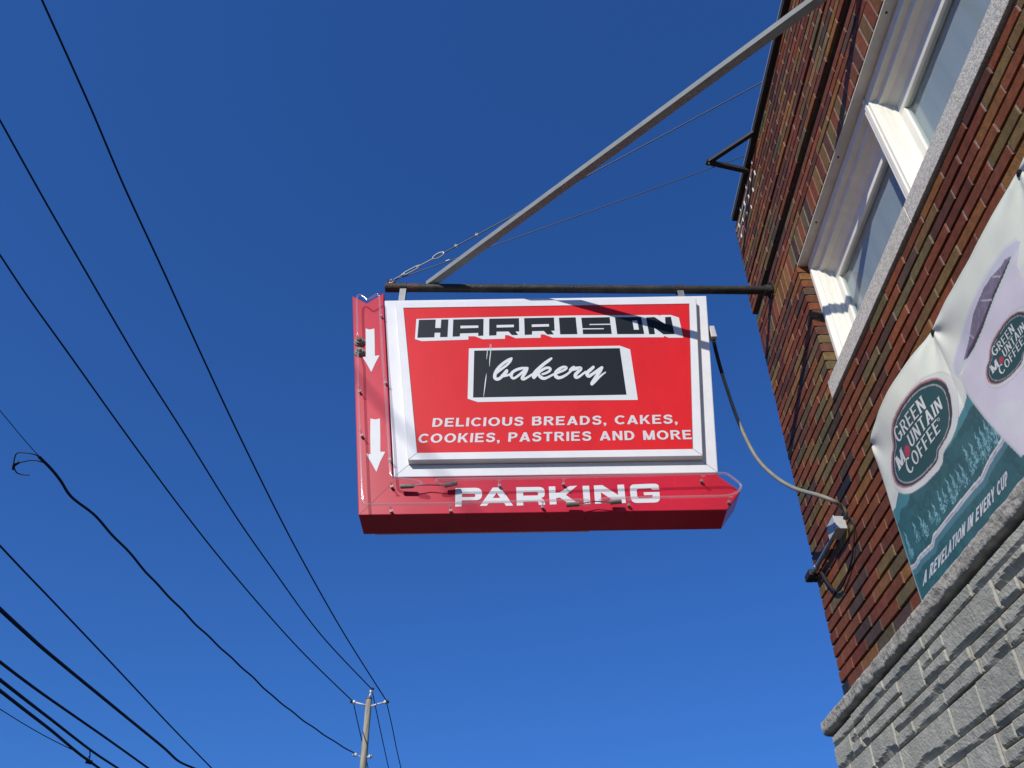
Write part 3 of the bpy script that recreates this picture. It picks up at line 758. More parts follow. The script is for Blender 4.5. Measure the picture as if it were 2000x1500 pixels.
# hanger straps
def pipe_z(x): return .0005 - x * .0335
for px in (781, 1338):
    X = S((px, 575))[0] ; zz = pipe_z(X); hg = MB()
    n = 20
    for k in range(n):
        w0 = 2*math.pi*k/n; w1_ = 2*math.pi*(k+1)/n; r0, r1 = .0325, .0355
        c = lambda w, r: (math.cos(w)*r, zz + math.sin(w)*r)
        v = []
        for xx in (X-.022, X+.022): v += [(xx, *c(w0, r0)), (xx, *c(w0, r1)), (xx, *c(w1_, r1)), (xx, *c(w1_, r0))]
        hg.add(v, [(0,1,2,3),(7,6,5,4),(1,5,6,2),(0,3,7,4)], 1)
    hg.box((X-.022, -.019, -.175), (X+.022, -.014, zz-.028)); hg.box((X-.022, .014, -.175), (X+.022, .019, zz-.028))
    hg.tube([(X+.004, -.036, -.118), (X+.004, .03, -.118)], .008, 8); hg.tube([(X+.004, -.030, -.118), (X+.004, -.019, -.118)], .014, 6)
    part(hg, 'hanger_strap', [m_steel, m_pipe], autosmooth=40)

# ------------------------------------------------------------------ pipe, brace, guys
pp = empty('support_pipe', mat=SM)
tag(pp, 'black rusty steel pipe reaching out from brick wall above the sign', 'pipe')
PL0 = -2.722
pm = MB(); pm.tube([(PL0 + .115, 0, pipe_z(PL0+.115)), (-1.9,0,pipe_z(-1.9)), (-1.2,0,pipe_z(-1.2)), (-.55,0,pipe_z(-.55)), (.03, 0, pipe_z(.03))], .0305, 20)
o = pm.build('pipe', m_pipe, None, smooth=True, autosmooth=40); o.parent = pp
pm = MB(); pm.tube([(PL0, 0, pipe_z(PL0)), (PL0+.115, 0, pipe_z(PL0+.115))], .0335, 20); pm.tube([(PL0+.14, 0, pipe_z(PL0+.14)), (PL0+.26, 0, pipe_z(PL0+.26))], .0312, 20)
o = pm.build('pipe_end_collar', m_rust, None, smooth=True, autosmooth=40); o.parent = pp
pm = MB(); pm.tube([(-.055, 0, pipe_z(0)), (-.054, 0, pipe_z(0)), (.0, 0, 0)], [.034,.040,.041], 20); pm.tube([(-.012,0,0),(.012,0,0)], .062, 20)
for k in range(4): 
    w = math.pi/4 + k*math.pi/2; pm.tube([(-.022, math.cos(w)*.049, math.sin(w)*.049), (-.010, math.cos(w)*.049, math.sin(w)*.049)], .009, 6)
o = pm.build('wall_flange', m_pipe, None, smooth=True, autosmooth=40); o.parent = pp
eb = MB(); XE = -2.690; ze = pipe_z(XE) + .030
eb.tube([(XE + .027*math.cos(w), 0.004*math.sin(w), ze + .028 + .025*math.sin(w)) for w in [i*2*math.pi/18 for i in range(19)]], .0075, 8)
eb.box((XE-.012,-.012,ze-.006), (XE+.012,.012,ze+.006))
bz = pipe_z(-1.86) + .029
o = eb.build('eye_bolt', m_blk, None, smooth=True, autosmooth=40); o.parent = pp
eb = MB(); eb.tube([(-1.735,0,pipe_z(-1.735)+.028),(-1.735,0,pipe_z(-1.735)+.052)], .004, 6); eb.tube([(-1.765,0,pipe_z(-1.75)+.031),(-1.735,0,pipe_z(-1.75)+.036)], .007, 6)
o = eb.build('wire_tie', m_steel, None, smooth=True, autosmooth=40); o.parent = pp
def sw_pt(x, y, z): return SM @ Vector((x, y, z))

# brace : square steel tube, level, from the pipe back to the wall over the window
B0 = sw_pt(S((842,552), -HD)[0], 0, pipe_z(-2.4) + .052); A0 = Vector((WX + .01, 1.60, 4.27 + H0))
dp = at_x((1690,-73), WX); A0 = Vector((WX + .01, dp.y, dp.z))
dB = (A0 - B0).normalized(); sd_ = Vector((0,0,1)).cross(dB).normalized(); upv = dB.cross(sd_)
MBr = Matrix.Identity(4)
for r in range(3): MBr[r][0] = dB[r]; MBr[r][1] = sd_[r]; MBr[r][2] = upv[r]; MBr[r][3] = B0[r]
br = empty('support_brace', mat=MBr)
tag(br, 'grey galvanised square steel tube slanting from pipe end to wall', 'brace')
LB = (A0 - B0).length
bm_ = MB(); bm_.cbox((-.03, -.0255, -.0255), (LB, .0255, .0255), .003); o = bm_.build('square_tube', m_galv); o.parent = br
bm_ = MB(); bm_.box((-.045, -.030, -.029), (.03, .030, -.0225)); o = bm_.build('end_plate', m_galv); o.parent = br
bm_ = MB(); bm_.box((LB-.012, -.06, -.05), (LB-.004, .06, .05)); o = bm_.build('end_plate', m_galv); o.parent = br

def cable_thing(name, label, cat, meshes):
    e = empty(name); tag(e, label, cat, 'steel guy cables holding the sign pipe')
    for nm, mb, mt in meshes:
        o = mb.build(nm, mt, None, smooth=True, autosmooth=40); o.parent = e
eye = sw_pt(XE, 0, ze + .045)
d1 = ray((1484,163)); E1 = CAM + d1 * (WX - .04) / d1.x; E1 = E1 + (E1 - eye).normalized() * .32
def seg(a, b, t): return a + (b - a) * t
L1 = (E1 - eye).length; dr = (E1 - eye).normalized(); sv = dr.cross(Vector((0,1,0))).normalized()
cb_ = MB(); cb_.tube([eye + dr*.40, E1], .0042, 6)
tb = MB(); tb.tube([eye + dr*.02, eye + dr*.10], .005, 8); tb.tube([eye + dr*.21, eye + dr*.34], .005, 8)
for s in (-1, 1): tb.tube([eye + dr*.09 + sv*.006*s, eye + dr*.11 + sv*.013*s, eye + dr*.21 + sv*.013*s, eye + dr*.23 + sv*.006*s], .0052, 8)
lp = [eye + dr*(.34 + .045*(1-math.cos(w))) + sv*.022*math.sin(w)*(1.0) for w in [i*2*math.pi/16 for i in range(17)]]
tb.tube(lp, .005, 8); tb.tube([eye + dr*.085, eye + dr*.115], .011, 8); tb.tube([eye + dr*.205, eye + dr*.235], .011, 8)
hk = [eye + dr*(.012 - .03*math.sin(w)) + sv*(.016*math.cos(w) - .004) for w in [i*math.pi/8 for i in range(9)]]; tb.tube(hk, .005, 8)
cls = []
for t in (.53, .70):
    cl = MB(); cls.append(cl); c0 = eye + dr*t; cl.tube([c0 - dr*.012, c0 + dr*.012], .011, 8); cl.tube([c0 - sv*.02, c0 + sv*.026], .004, 6)
cable_thing('guy_cable', 'upper thin steel cable with turnbuckle running from pipe end to roof edge', 'cable', [('cable', cb_, m_cable), ('turnbuckle', tb, m_steel), ('cable_clamp', cls[0], m_steel), ('cable_clamp', cls[1], m_steel)])
d2 = ray((1449,306)); E2 = CAM + d2 * (WX - .05) / d2.x; E2 = E2 + (E2 - eye).normalized() * .30
c2 = MB(); c2.tube([eye, seg(eye, E2, .3) + Vector((0,0,-.012)), seg(eye, E2, .6) + Vector((0,0,-.012)), E2], .0034, 6)
c2b = MB(); c0 = seg(eye, E2, .13); c2b.tube([c0, c0 + (E2-eye).normalized()*.03], .009, 6)
cable_thing('guy_cable', 'lower thin steel cable passing behind grey brace to black roof bracket', 'cable', [('cable', c2, m_cable), ('cable_clamp', c2b, m_steel)])

# black V bracket at the parapet
bk = empty('roof_bracket', at_x((1470,280), WX)); tag(bk, 'black steel V shaped bracket sticking out from the roof edge', 'bracket')
tip = at_x((1384,317), 1.278); a1 = at_x((1472,259), 1.573); a2 = at_x((1452,332), 1.553); a1 = a1 + (a1 - tip) * .5; a2 = a2 + (a2 - tip) * .5
def bar(a, b, w, h):
    d = (b-a).normalized(); s = Vector((0,0,1)).cross(d).normalized(); u = d.cross(s); M = Matrix.Identity(4)
    for r in range(3): M[r][0] = d[r]; M[r][1] = s[r]; M[r][2] = u[r]; M[r][3] = a[r]
    mb = MB(); mb.cbox((-.02,-w/2,-h/2), ((b-a).length,w/2,h/2), .002, 0, M); return mb
for mb, nm in ((bar(tip, a1, .032, .030), 'bracket_arm'), (bar(tip + Vector((0,0,.002)), a2, .035, .034), 'bracket_arm')):
    o = mb.build(nm, m_blk); o.parent = bk; o.matrix_parent_inverse = Matrix.Translation(-bk.location)
mb = MB(); mb.tube([tip + Vector((0,0,-.025)), tip + Vector((0,0,.02))], .009, 8); o = mb.build('bolt', m_steel); o.parent = bk; o.matrix_parent_inverse = Matrix.Translation(-bk.location)

# ------------------------------------------------------------------ junction box and conduit
jc = at_x((1640,1032), WX - .035)
jb = empty('junction_box', jc); tag(jb, 'small grey steel junction box with conduit stub fixed on brick wall', 'junction box')
def jk(mb, nm, mt, **k):
    o = mb.build(nm, mt, None, **k); o.parent = jb; o.matrix_parent_inverse = Matrix.Translation(-jb.location); return o
q0 = at_x((1627,1009), WX - .055); q1 = at_x((1635,1030), WX - .055); q2_ = at_x((1617,1035), WX - .055)
BY = (q0.y + q1.y) / 2; bx0 = Vector((WX - .055, BY, q1.z)); bx1 = Vector((WX + .002, q2_.y, q0.z)); print('BOX', bx0, bx1)
b_ = MB(); b_.cbox(bx0, bx1, .003); jk(b_, 'box_body', m_box)
b_ = MB(); b_.cbox((WX - .059, bx0.y-.003, bx0.z-.003), (WX - .054, bx1.y+.003, bx1.z+.003), .0015); 
for y, z in ((bx0.y+.012,bx0.z+.012),(bx1.y-.012,bx1.z-.012)): b_.tube([(WX-.061,y,z),(WX-.058,y,z)], .004, 8, 1)
jk(b_, 'box_cover', [m_box, m_blk])
ya = bx1.y - .004; zc = (bx0.z + bx1.z) / 2 - .012; xc = WX - .030
c_ = MB(); c_.tube([(xc, ya, zc), (xc, 4.16, zc)], .0125, 14); c_.tube([(xc, ya, zc), (xc, ya+.022, zc)], .017, 8); c_.tube([(xc, 4.10, zc), (xc, 4.13, zc)], .0165, 8)
jk(c_, 'conduit_stub', m_emt, smooth=True, autosmooth=40)
c_ = MB(); c_.cbox((WX - .056, 4.165, zc - .020), (WX - .012, 4.262, zc + .020), .008); c_.cbox((WX - .046, 4.232, zc - .018), (WX + .12, 4.262, zc + .018), .008)
jk(c_, 'elbow_fitting', m_blk)
csh = MB(); LP = resample([(1654,1010,.008),(1663,1014,.004),(1668,1030,.004),(1668,1055,.004),(1664,1090,.0045),(1655,1120,.005),(1643,1147,.006),(1631,1154,.008),(1617,1139,.010),(1604,1117,.011)], 5)
csh.tube([at_x((a, b), WX - .012) for a, b, _ in LP], [r for _, _, r in LP], 8); jk(csh, 'conduit_shadow', m_flexd, smooth=True)  # conduit's cast shadow on the brick, modelled as a dark tube
# flexible conduit from sign to box
P0c = sw_pt(Xr + .015, -.05, Zr - .05)
Pc = [P0c]
px_c = [(1396,676),(1406,715),(1420,760),(1443,825),(1475,890),(1510,928),(1550,953),(1600,968),(1628,979),(1642,989)]
for i, p in enumerate(px_c):
    t = (i + 1) / (len(px_c)); x = P0c.x + (WX - .05 - P0c.x) * (t ** 1.1) ; Pc.append(at_x(p, x))
Pc.append(at_x((1651,1000), WX - .026)); Pc.append(at_x((1651,1014), WX - .022))
pts = [Vector(p) for p in resample([tuple(p) for p in Pc], 6)]
fc = empty('flexible_conduit', P0c); tag(fc, 'grey flexible electrical conduit drooping from sign edge to wall box', 'conduit')
nd = 14
mb = MB(); mb.tube(pts[nd:], .0115, 12); o = mb.build('conduit_sleeve', m_flex, None, smooth=True); o.parent = fc; o.matrix_parent_inverse = Matrix.Translation(-fc.location)
mb = MB(); mb.tube(pts[:nd+1], .0125, 12); o = mb.build('strain_relief', m_flexd, None, smooth=True); o.parent = fc; o.matrix_parent_inverse = Matrix.Translation(-fc.location)

# ------------------------------------------------------------------ banner
import numpy as np
BX = 1.583; BY0 = 3.090; BY1 = .90; BZ0 = 1.500; BZ1 = 2.352        # heights from the camera
ban = empty('banner', (BX, BY0, BZ0 + H0))
tag(ban, 'coffee advertising banner with two oval logos and a cup pinned on brick wall', 'banner')
def bulge(y, z):
    U = BY0 - y; V = (z - BZ0) / (BZ1 - BZ0)
    if U < .766: s = U / .766; a = .048
    elif U < 1.522: s = (U - .766) / .756; a = .022
    else: s = min(1, (U - 1.522) / .68); a = .03
    b = a * abs(math.sin(math.pi * s)) ** .8 * max(0, V) ** 1.6
    for gu in (0, .766, 1.522):
        dx = U - gu; dz = 1 - V; r = math.hypot(dx, dz * .78)
        th = math.atan2(dx, dz * .78 + 1e-4)
        b += .0070 * math.sin(th * 5.5 + gu) * math.exp(-r / .26) * min(1, r / .06)
    b += .0065 * mnoise.noise(Vector((U * 3.1, V * 2.4, 4.2))) + .0022 * mnoise.noise(Vector((U * 9, V * 7, 1.2)))
    b += .006 * math.sin(V * 4 + U * 9) * (1 - V) * V
    return b
def Bn(y, z, o=0.0):
    zz = z
    U = BY0 - y
    if .766 < U < 1.522: zz -= .022 * math.sin(math.pi * (U - .766) / .756) ** 2 * max(0, (z - BZ0) / (BZ1 - BZ0)) ** 2
    return Vector((BX - max(0, bulge(y, z) + .004) - o, y, zz + H0))
def Bp(px):
    p = at_x(px, BX); return (p.y, p.z - H0)
def BP(L): return [Bp(p) for p in L]
Z5 = lambda L: [(1700 + x/3.75, 780 + y/3.75) for x, y in L]
Z3 = lambda L: [(1720 + x/6.25, 720 + y/6.25) for x, y in L]
st_ = .0034
NY = int((BY0 - BY1) / st_); NZ = int((BZ1 - BZ0) / st_)
ys = BY0 - np.arange(NY + 1) * (BY0 - BY1) / NY; zs_ = BZ0 + np.arange(NZ + 1) * (BZ1 - BZ0) / NZ
GY, GZ = np.meshgrid(ys, zs_)                              # rows = z
def inside(poly):
    x = np.array([p[0] for p in poly]); y = np.array([p[1] for p in poly]); o = np.zeros(GY.shape, bool)
    for i in range(len(x)):
        j = i - 1
        c = ((y[i] > GZ) != (y[j] > GZ))
        with np.errstate(divide='ignore', invalid='ignore'):
            xi = (x[j] - x[i]) * (GZ - y[i]) / (y[j] - y[i]) + x[i]
        o ^= c & (GY < xi)
    return o
def near(line, w):
    o = np.zeros(GY.shape, bool)
    for (x0, y0), (x1, y1) in zip(line[:-1], line[1:]):
        dx, dy = x1-x0, y1-y0; t = np.clip(((GY-x0)*dx + (GZ-y0)*dy) / (dx*dx + dy*dy + 1e-12), 0, 1)
        o |= (GY - x0 - t*dx)**2 + (GZ - y0 - t*dy)**2 < w*w
    return o
rng = np.random.RandomState(3)
def vnoise(sc_, seed):
    r = np.random.RandomState(seed); n = 260; t = r.rand(n, n)
    a = (BY0 - GY) / sc_; b = (GZ - BZ0) / sc_; i = a.astype(int) % (n-1); j = b.astype(int) % (n-1); fx = a - a.astype(int); fy = b - b.astype(int)
    return (t[i, j]*(1-fx) + t[i+1, j]*fx)*(1-fy) + (t[i, j+1]*(1-fx) + t[i+1, j+1]*fx)*fy
C = np.zeros(GY.shape + (3,)); C[:] = (.78, .80, .655)
def paint(mask, c, a=1.0): C[mask] = C[mask] * (1-a) + np.array(c) * a
ny1 = vnoise(.05, 1); ny2 = vnoise(.012, 2); ny3 = vnoise(.0055, 3)
hill_top = BP(Z5([(150,850),(205,790),(222,735),(240,680),(330,688),(430,622),(520,515),(530,440),(600,320),(640,200),(690,80),(720,-15)])) 
hill = hill_top + [(2.255, 2.03), (2.0, 2.06), (1.75, 1.98), (1.5, 2.06), (1.2, 1.98), (.8, 2.05), (.8, 1.5), (3.2, 1.5), (3.2, 1.92)]
paint(inside([(3.2,2.0)] + BP(Z5([(150,760),(240,640),(330,660),(520,480),(640,170),(700,-20)])) + [(2.2,2.08),(.8,2.08),(.8,1.5),(3.2,1.5)]), (.66,.60,.62), .35)
paint(inside(hill), (.042, .135, .138))
paint(inside(hill) & (ny1 > .55), (.032, .105, .11), .7)
paint(inside(hill) & (ny2 > .62), (.055, .16, .16), .5)
lite = (.075, .25, .26)
paint(inside([(3.2,1.93)] + BP(Z5([(150,850),(205,790),(222,735),(240,680),(330,688),(318,735),(300,780),(250,806),(235,850),(240,880),(205,920),(180,930)])) + [(3.2,1.86)]), lite)
paint(inside(BP(Z5([(180,900),(215,930),(260,1010),(300,1150),(320,1260),(285,1260),(230,1130)]))), lite, .55)
paint(inside(BP(Z5([(720,-15),(690,80),(640,200),(600,320),(545,400),(600,350),(650,270),(665,230),(690,190),(720,120),(750,60),(800,10),(800,-20)]))) , lite)
paint(inside([(2.27,2.03),(2.28,1.985),(2.0,2.0),(1.75,1.93),(1.5,2.0),(1.2,1.93),(.8,2.0),(.8,2.05),(1.2,1.98),(1.5,2.06),(1.75,1.98),(2.0,2.06)]), lite)
# conifers, a lace of pale strokes
tree = np.zeros(GY.shape, bool)
tips = Z5([(262,958),(285,1040),(330,885),(375,842),(405,870),(440,805),(465,748),(500,662),(535,648),(560,572),(592,530),(635,512),(662,462),(690,338),(735,312),(770,238),(800,190),(835,150),(845,62),(875,100),(915,150)])
tp = [Bp(p) for p in tips] + [(2.1 - .045*i, 1.87 + .03*((i*7) % 4)) for i in range(28)]
for i, (ty, tz) in enumerate(tp):
    zb = 1.712 + .012 * (i % 3); hgt = max(.06, tz - zb); w = .013 + .125 * hgt
    t = np.clip((tz - GZ) / hgt, 0, 1); ok = (GZ < tz) & (GZ > tz - hgt)
    zig = np.abs(((GZ * 62 + i * .37) % 1) - .5) * 2
    edge = w * t * (.55 + .45 * zig)
    d = np.abs(GY - ty + .004 * np.sin(GZ * 160 + i))
    tree |= ok & (d < edge) & (((ny3 > .58) & (ny2 > .3)) | (d < .0022) | (np.abs(d - edge) < .0024))
paint(tree & inside(hill), (.27, .53, .55), .78)
riv = BP(Z5([(262,1262),(300,1235),(345,1212),(385,1150),(470,1062),(482,1000),(620,822),(760,642),(828,568),(880,452),(1005,268)])) + [(1.9,1.705),(1.6,1.69),(1.2,1.7),(.8,1.69)]
low = [(a, b - .016) for a, b in riv]; paint(near(low, .022), (.13, .27, .31), .55)
paint(near([(a, b - .004) for a, b in riv], .0105), (.40, .50, .52)); paint(near(riv, .0068), (.64, .66, .62)); paint(near([(a, b - .0035) for a, b in riv], .0022), (.42, .24, .27))
# cup
YR = 1.765
rimL = [(1868,728),(1866,712),(1872,680),(1892,625),(1920,560),(1948,512),(1972,480),(1990,466)]
body = BP([(1882,738),(1893,765),(1930,815),(1960,848),(2000,888)]) + [(2.02,1.5),(1.84,1.5),(1.79,1.8),(YR,2.1)] + BP([(1998,478),(1984,505),(1960,562),(1930,635),(1905,690),(1890,715)])
paint(inside(body), (.70, .64, .67)); paint(inside(body) & (ny1 > .5), (.72, .66, .685), .6)
bd = BP([(1868,728),(1882,738),(1893,765),(1930,815),(1960,848),(2000,888)]); paint(near(bd, .008), (.66, .65, .62), .8)
paint(inside(BP(rimL + [(2000,472),(1984,506),(1960,562),(1932,633),(1906,690),(1890,712),(1878,732)])), (.62, .60, .65)); paint(near(BP(rimL), .006), (.70, .72, .66))
cof = BP([(1984,497),(1971,504),(1962,518),(1944,538),(1930,560),(1920,584),(1910,608),(1904,632),(1898,660),(1891,685),(1887,703),(1894,699),(1902,690),(1910,676),(1930,633),(1952,576),(1972,530)])
paint(inside(cof), (.20, .17, .22)); paint(inside(cof) & (ny2 > .6), (.26, .23, .28), .6)
paint(inside(BP([(1984,500),(1975,512),(1950,566),(1928,620),(1908,662),(1896,684),(1891,700),(1902,690),(1910,676),(1930,633),(1952,576),(1972,530)])), (.055, .035, .05), .85)
paint(near(BP([(1984,503),(1952,577),(1930,634),(1911,676),(1898,698),(1878,722)]), .0058), (.60, .68, .61))
for p in ([(1925,582),(1946,581)], [(1948,536),(1962,536)], [(1894,647),(1908,658)]): paint(near(BP(p), .0022), (.55,.54,.56))
paint(inside(BP([(1945,800),(1955,786),(1970,788),(1980,778),(2000,780),(2020,800),(2000,852),(1975,846)])), (.70,.70,.66), .8)
# oval logos
OV = Z3(rounded([(192,1150),(195,1290),(240,1415),(330,1465),(430,1450),(560,1352),(690,1205),(745,1110),(752,1010),(850,850),(905,690),(916,530),(890,335),(842,185),(780,125),(700,106),(580,172),(480,285),(350,485),(270,645),(236,800),(235,975),(203,1040)], 40, 3))
ovp = BP(OV); ocx = sum(p[0] for p in ovp)/len(ovp); ocz = sum(p[1] for p in ovp)/len(ovp)
def tr1(k, dy=0, dz=0): return [(ocx + (a-ocx)*k + dy, ocz + (b-ocz)*k + dz) for a, b in ovp]
g1 = Bp((1771,859)); n1_ = Bp((1822,790)); g2 = Bp((1948,690)); n2_ = Bp((1987,638))
k2 = (g2[0]-n2_[0]) / (g1[0]-n1_[0])
def to2(p): return (g2[0] + (p[0]-g1[0])*k2, g2[1] + (p[1]-g1[1])*k2)
for f in (lambda P: P, lambda P: [to2(p) for p in P]):
    kk = 1 if f(ovp) is ovp else k2
    paint(inside(f(tr1(1.10, -.012, -.012))), (.68, .69, .62)); paint(near(f(tr1(1.10, -.012, -.012)) , .0025), (.45,.36,.38), .35)
    paint(inside(f(ovp)), (.46, .19, .20)); paint(inside(f(tr1(.965, -.006, -.004))), (.028, .062, .062))
    ring_ = f(tr1(.885, -.006, -.006)); paint(inside(ring_), (.024, .088, .09)); paint(near(ring_ + ring_[:1], .0028*kk), (.42, .37, .36))
    dot = [f([(Bp((1786,881))[0] + .027*math.cos(w), Bp((1786,881))[1] + .0235*math.sin(w))])[0] for w in [i*math.pi/12 for i in range(24)]]
    paint(inside(dot), (.47, .06, .09))
# grime and edge hem
paint((BY0 - GY < .010), (.60,.66,.50), .6)
paint((BZ1 - GZ < .012), (.62,.66,.52), .6)
verts = [tuple(Bn(float(y), float(z))) for z in zs_ for y in ys]
W_ = NY + 1; faces = [(r*W_ + c, r*W_ + c + 1, (r+1)*W_ + c + 1, (r+1)*W_ + c) for r in range(NZ) for c in range(NY)]
me = bpy.data.meshes.new('cloth'); me.from_pydata(verts, [], faces)
ca = me.color_attributes.new('Col', 'FLOAT_COLOR', 'POINT'); buf = np.ones((len(verts), 4), dtype=np.float32); buf[:, :3] = C.reshape(-1, 3); ca.data.foreach_set('color', buf.ravel())
me.update()
cloth = link('cloth', me, m_banner, None, True)
sol = cloth.modifiers.new('thickness', 'SOLIDIFY'); sol.thickness = .0012; sol.offset = 0
def bkid(o): o.parent = ban; o.matrix_parent_inverse = Matrix.Translation((-BX, -BY0, -BZ0 - H0)); return o
bkid(cloth)
serif = Glyphs(.105, .05, True)
fb = lambda px, lay: Bn(*Bp(px), .0016 + .0001*lay)
def fb2(px, lay): return Bn(*to2(Bp(px)), .0016 + .0001*lay)
for fn in (fb, fb2):
    lg = MB()
    serif.write(lg, 'GREEN', (1770,868), (1823,797), (1815,773), (1762.5,846), fn, .20, 1.18)
    serif.write(lg, 'M', (1768,919), (1782.5,898), (1774.5,874.5), (1760,896), fn, .2)
    serif.write(lg, 'UNTAIN', (1795,876), (1849,797), (1842,774), (1788,852), fn, .20)
    serif.write(lg, 'COFFEE', (1787,930), (1846,841), (1838.5,818), (1779.5,907), fn, .20, 1.15)
    o = lg.build('logo_lettering', m_bwhite, None, recalc=False); bkid(o)
    rg = MB(); P = [fn((1842 + 2.2*math.cos(w), 819.5 + 3.4*math.sin(w)), 0) for w in [i*math.pi/8 for i in range(16)]]; Q = [fn((1842 + 1.4*math.cos(w), 819.5 + 2.2*math.sin(w)), 0) for w in [i*math.pi/8 for i in range(16)]]
    rg.v += P + Q
    for i in range(16): rg.face((i, (i+1) % 16, 16 + (i+1) % 16, 16 + i))
    bkid(rg.build('registered_mark', m_bgrey, None, recalc=False))
sl2 = MB(); ital = Glyphs(.135, .095)
ital.write(sl2, 'A REVELATION IN EVERY CUP', (1806,1146), (1973,944.5), (1971.5,917.5), (1810,1117), fb, .13)
bkid(sl2.build('slogan_lettering', m_bgrey, None, recalc=False))
for gu in (0.012, .766, 1.522):
    y = BY0 - gu; z = BZ1 - .014; p = Bn(y, z, .002); gm = MB()
    gm.tube([p + Vector((.006,0,0)), p + Vector((-.002,0,0))], .0125, 14); gm.tube([p + Vector((-.002,0,0)), p + Vector((-.006,0,0))], .006, 8)
    bkid(gm.build('grommet', m_blk, None, smooth=True, autosmooth=40))

# ------------------------------------------------------------------ utility pole
PY = 24.42
ptop = at_y((721,1363), PY); plow = at_y((709,1500), PY); dn = (plow - ptop).normalized()
pbase = ptop + dn * ((ptop.z + .12) / -dn.z)
pole = empty('utility_pole', pbase); tag(pole, 'weathered wooden utility pole with white insulators on short arms', 'utility pole')
def pkid(mb, nm, mt, **k):
    o = mb.build(nm, mt, None, **k); o.parent = pole; o.matrix_parent_inverse = Matrix.Translation(-pbase); return o
mb = MB(); N_ = 24; pts = [ptop + (pbase - ptop) * (i/N_) for i in range(N_+1)]
mb.tube(pts, [.090 + .055*i/N_ + .003*math.sin(i*2.1) for i in range(N_+1)], 16); pkid(mb, 'pole_shaft', m_pole, smooth=True, autosmooth=50)
mb = MB(); mb.tube([ptop, ptop + Vector((0,0,.006))], .093, 16); mb.tube([ptop + dn*.02, ptop + dn*.05], .096, 16); pkid(mb, 'pole_cap', m_blk)
def insul(p, d, r=.062):
    mb = MB(); d = d.normalized(); mb.tube([p - d*.10, p - d*.05, p - d*.049, p + d*.0, p + d*.001, p + d*.04], [r*.35, r*.5, r, r*.9, r*.5, r*.55], 12)
    return mb
ins = {}
for key, px, src in (('top', (726,1349), None), ('left', (690,1371), (717,1378)), ('right', (754,1371), (724,1379))):
    p = at_y(px, PY - .02)
    if src is None:
        q = ptop; d = p - q
    else: q = at_y(src, PY - .02); d = p - q
    mb = MB(); mb.tube([q, p - d.normalized()*.06], .026 if src else .030, 10); pkid(mb, 'insulator_arm', m_polearm, smooth=True)
    mb = insul(p, d); pkid(mb, 'insulator', m_porc, smooth=True, autosmooth=40)
    mb = MB(); mb.tube([p + d.normalized()*.03, p + d.normalized()*.085], .05, 12); pkid(mb, 'wire_clamp', m_blk, smooth=True, autosmooth=40)
    ins[key] = p + d.normalized()*.06
for px, src in (((692,1474),(705,1478)), ((725,1477),(716,1479))):
    p = at_y(px, PY - .1); q = at_y(src, PY); mb = insul(p, p - q, .06); mb.tube([q, p], .018, 8); pkid(mb, 'spool_insulator', m_porc, smooth=True, autosmooth=40)

# ------------------------------------------------------------------ overhead wires (each hangs at its own height above the street)
def wire(label, px, z0, z1, d0, d1=None, wav=0, extra=None, cat='wire', n=8):
    """px: points along the wire; z0/z1 heights above the camera at the first/last point"""
    P = resample(px, n); N = len(P); S_ = [0]
    Y0 = at_z(P[0], z0).y; Y1 = at_z(P[-1], z1).y
    pts = []
    for i, p in enumerate(P):
        z = z0
        for _ in range(6):
            y = at_z(p, z).y; t = max(-.2, min(1.2, (y - Y0) / (Y1 - Y0))); z = z0 + (z1 - z0) * t
        q = at_z(p, z)
        if wav: q = q + Vector((0, 0, wav * (math.sin(y * 5.2) + .5*math.sin(y * 3.1 + 1))))
        pts.append(q)
    # continue behind the camera / out of frame
    a = pts[0] + (pts[0] - pts[3]).normalized() * 9 if extra in ('near', 'both') else None
    if a is not None: pts = [a] + pts
    if extra in ('far', 'both'): pts.append(pts[-1] + (pts[-1] - pts[-4]).normalized() * 14)
    d1 = d1 or d0; nn = len(pts)
    mb = MB(); mb.tube(pts, [(d0 + (d1-d0)*i/(nn-1))/2 for i in range(nn)], 8)
    o = mb.build('overhead_wire', m_wire, None, smooth=True); tag(o, label, cat, 'overhead wires along the street'); return o, pts
def toi(px, key):                                         # pixels ... ending on an insulator
    return px
zi = {k: ins[k].z - H0 for k in ins}
wire('thin black wire from top left corner of photo to right hand pole insulator', [(82,0),(175,206),(241.5,362),(317,525),(385,674.5),(455,825),(541,1000),(604,1118.5),(674,1241),(755,1369)], zi['right'] + .1, zi['right'], .024, .034, extra='near')
wire('thin black wire ending on the insulator at the very top of pole', [(0,235),(87.5,392),(164.5,525),(266,699),(357,842.5),(455,1000),(537.5,1118.5),(625,1237.5),(726,1346)], zi['top'] - .1, zi['top'], .024, .034, extra='near')
wire('thin black wire ending on the left hand pole insulator', [(0,498),(56,582),(140,699),(245,846),(359,1000),(453.5,1118.5),(576,1258.5),(688,1369)], zi['left'] - .1, zi['left'], .024, .034, extra='near')
for key, px, lab in (('left', [(690,1371),(698,1408),(708,1452),(719,1500)], 'thin wire leaving the left pole insulator passing behind the pole shaft'), ('top', [(727,1350),(737,1398),(748,1450),(759,1500)], 'thin wire leaving the top pole insulator just right of shaft'), ('right', [(755,1372),(765,1415),(774,1460),(783,1500)], 'thin wire leaving the right pole insulator, farthest right in photo')):
    wire(lab, px, zi[key], zi[key] - .35, .030, .034, extra='far', n=4)
zl = at_y((694,1473), PY).z - H0
_, dp_ = wire('wavy black cable bundle with a slack loop meeting the pole below its arms', [(76,890),(96,912),(118,940),(140,970),(184,1006),(222,1047),(268,1097),(296,1129),(345,1181),(408,1244),(471,1302),(544,1369),(625,1430),(693,1472)], zl - .25, zl, .044, .036, wav=.008, n=10, cat='cable')
wb = bpy.context.scene.objects[-1] if False else None
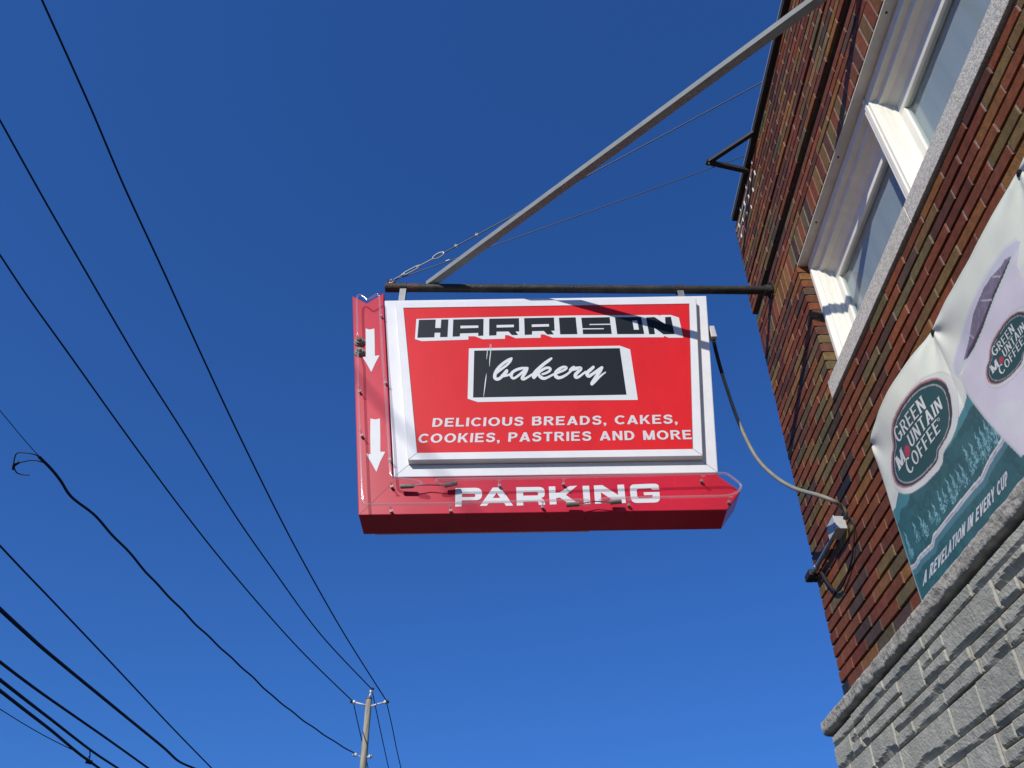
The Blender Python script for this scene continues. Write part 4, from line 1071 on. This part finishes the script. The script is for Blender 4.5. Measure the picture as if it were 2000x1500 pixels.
zc0 = zl - .25
lp = MB()
def zline(px): return [at_z(p, zc0) for p in px]
lp.tube(zline([p for p in resample([(100,915),(80,894),(65,887),(50,884.5),(38,884),(31.5,887),(28,897),(26.5,908),(26,917)], 5)]), .009, 8)
lp.tube(zline([p for p in resample([(104,921),(92,908),(78,901),(62,899),(45,902),(33,906),(28,910),(29,917),(34,924),(44,927),(57,928)], 5)]), .009, 8)
lp.tube(zline([(36,903.5),(27,909),(26,916)]), .022, 8)
o = lp.build('slack_loop', m_wire, None, smooth=True); o.parent = [x for x in COL.objects if x.get('label', '').startswith('wavy black cable')][0]
wire('very thin wire joining the slack cable loop from the left photo edge', [(0,802),(25,832),(50,862),(76,891)], zc0, zc0, .011, extra='near')
wire('thin straight black wire between wavy bundle and thickest cable', [(0,1066),(50,1119),(100,1171),(222.5,1300),(327.5,1412),(413,1500)], 6.4, 6.4, .032, .036, extra='both')
wire('thickest black cable crossing the lower left corner of photo', [(0,1190),(50,1236),(100,1280),(240,1395),(317,1458),(348,1486),(378,1500)], 5.9, 5.9, .075, .052, extra='both', cat='cable')
wire('medium black cable directly below the thickest cable', [(0,1293),(50,1331),(100,1367),(205,1440),(289,1500)], 5.8, 5.8, .062, .050, extra='both', cat='cable')
_, ph = wire('upper of two close parallel cables tied by small hanger in corner', [(0,1328),(50,1367),(100,1405.5),(177,1465),(229.5,1500)], 5.7, 5.7, .072, .052, extra='both', cat='cable')
_, pi_ = wire('lower of two close parallel cables tied by small hanger in corner', [(0,1349),(50,1388),(100,1426.5),(152,1470),(193,1500)], 5.55, 5.55, .070, .060, extra='both', cat='cable')
wire('hair thin wire sloping onto the lowest cable in corner', [(0,1385),(50,1416),(100,1444),(153,1470)], 5.55, 5.55, .020, extra='near')
hg = MB(); a = at_z((175,1462), 5.7); b = at_z((174,1488), 5.55); hg.tube([a, a + (b-a)*.5 + Vector((.02,0,0)), b], .014, 6); hg.tube([a + (b-a)*.55, b + Vector((-.09,.0,.0))], .010, 6); hg.tube([b + Vector((-.06,-.05,0)), b + Vector((.05,.05,0))], .05, 8)
tag(hg.build('cable_hanger', m_wire), 'tiny wire hanger linking two close cables at bottom left', 'hanger')
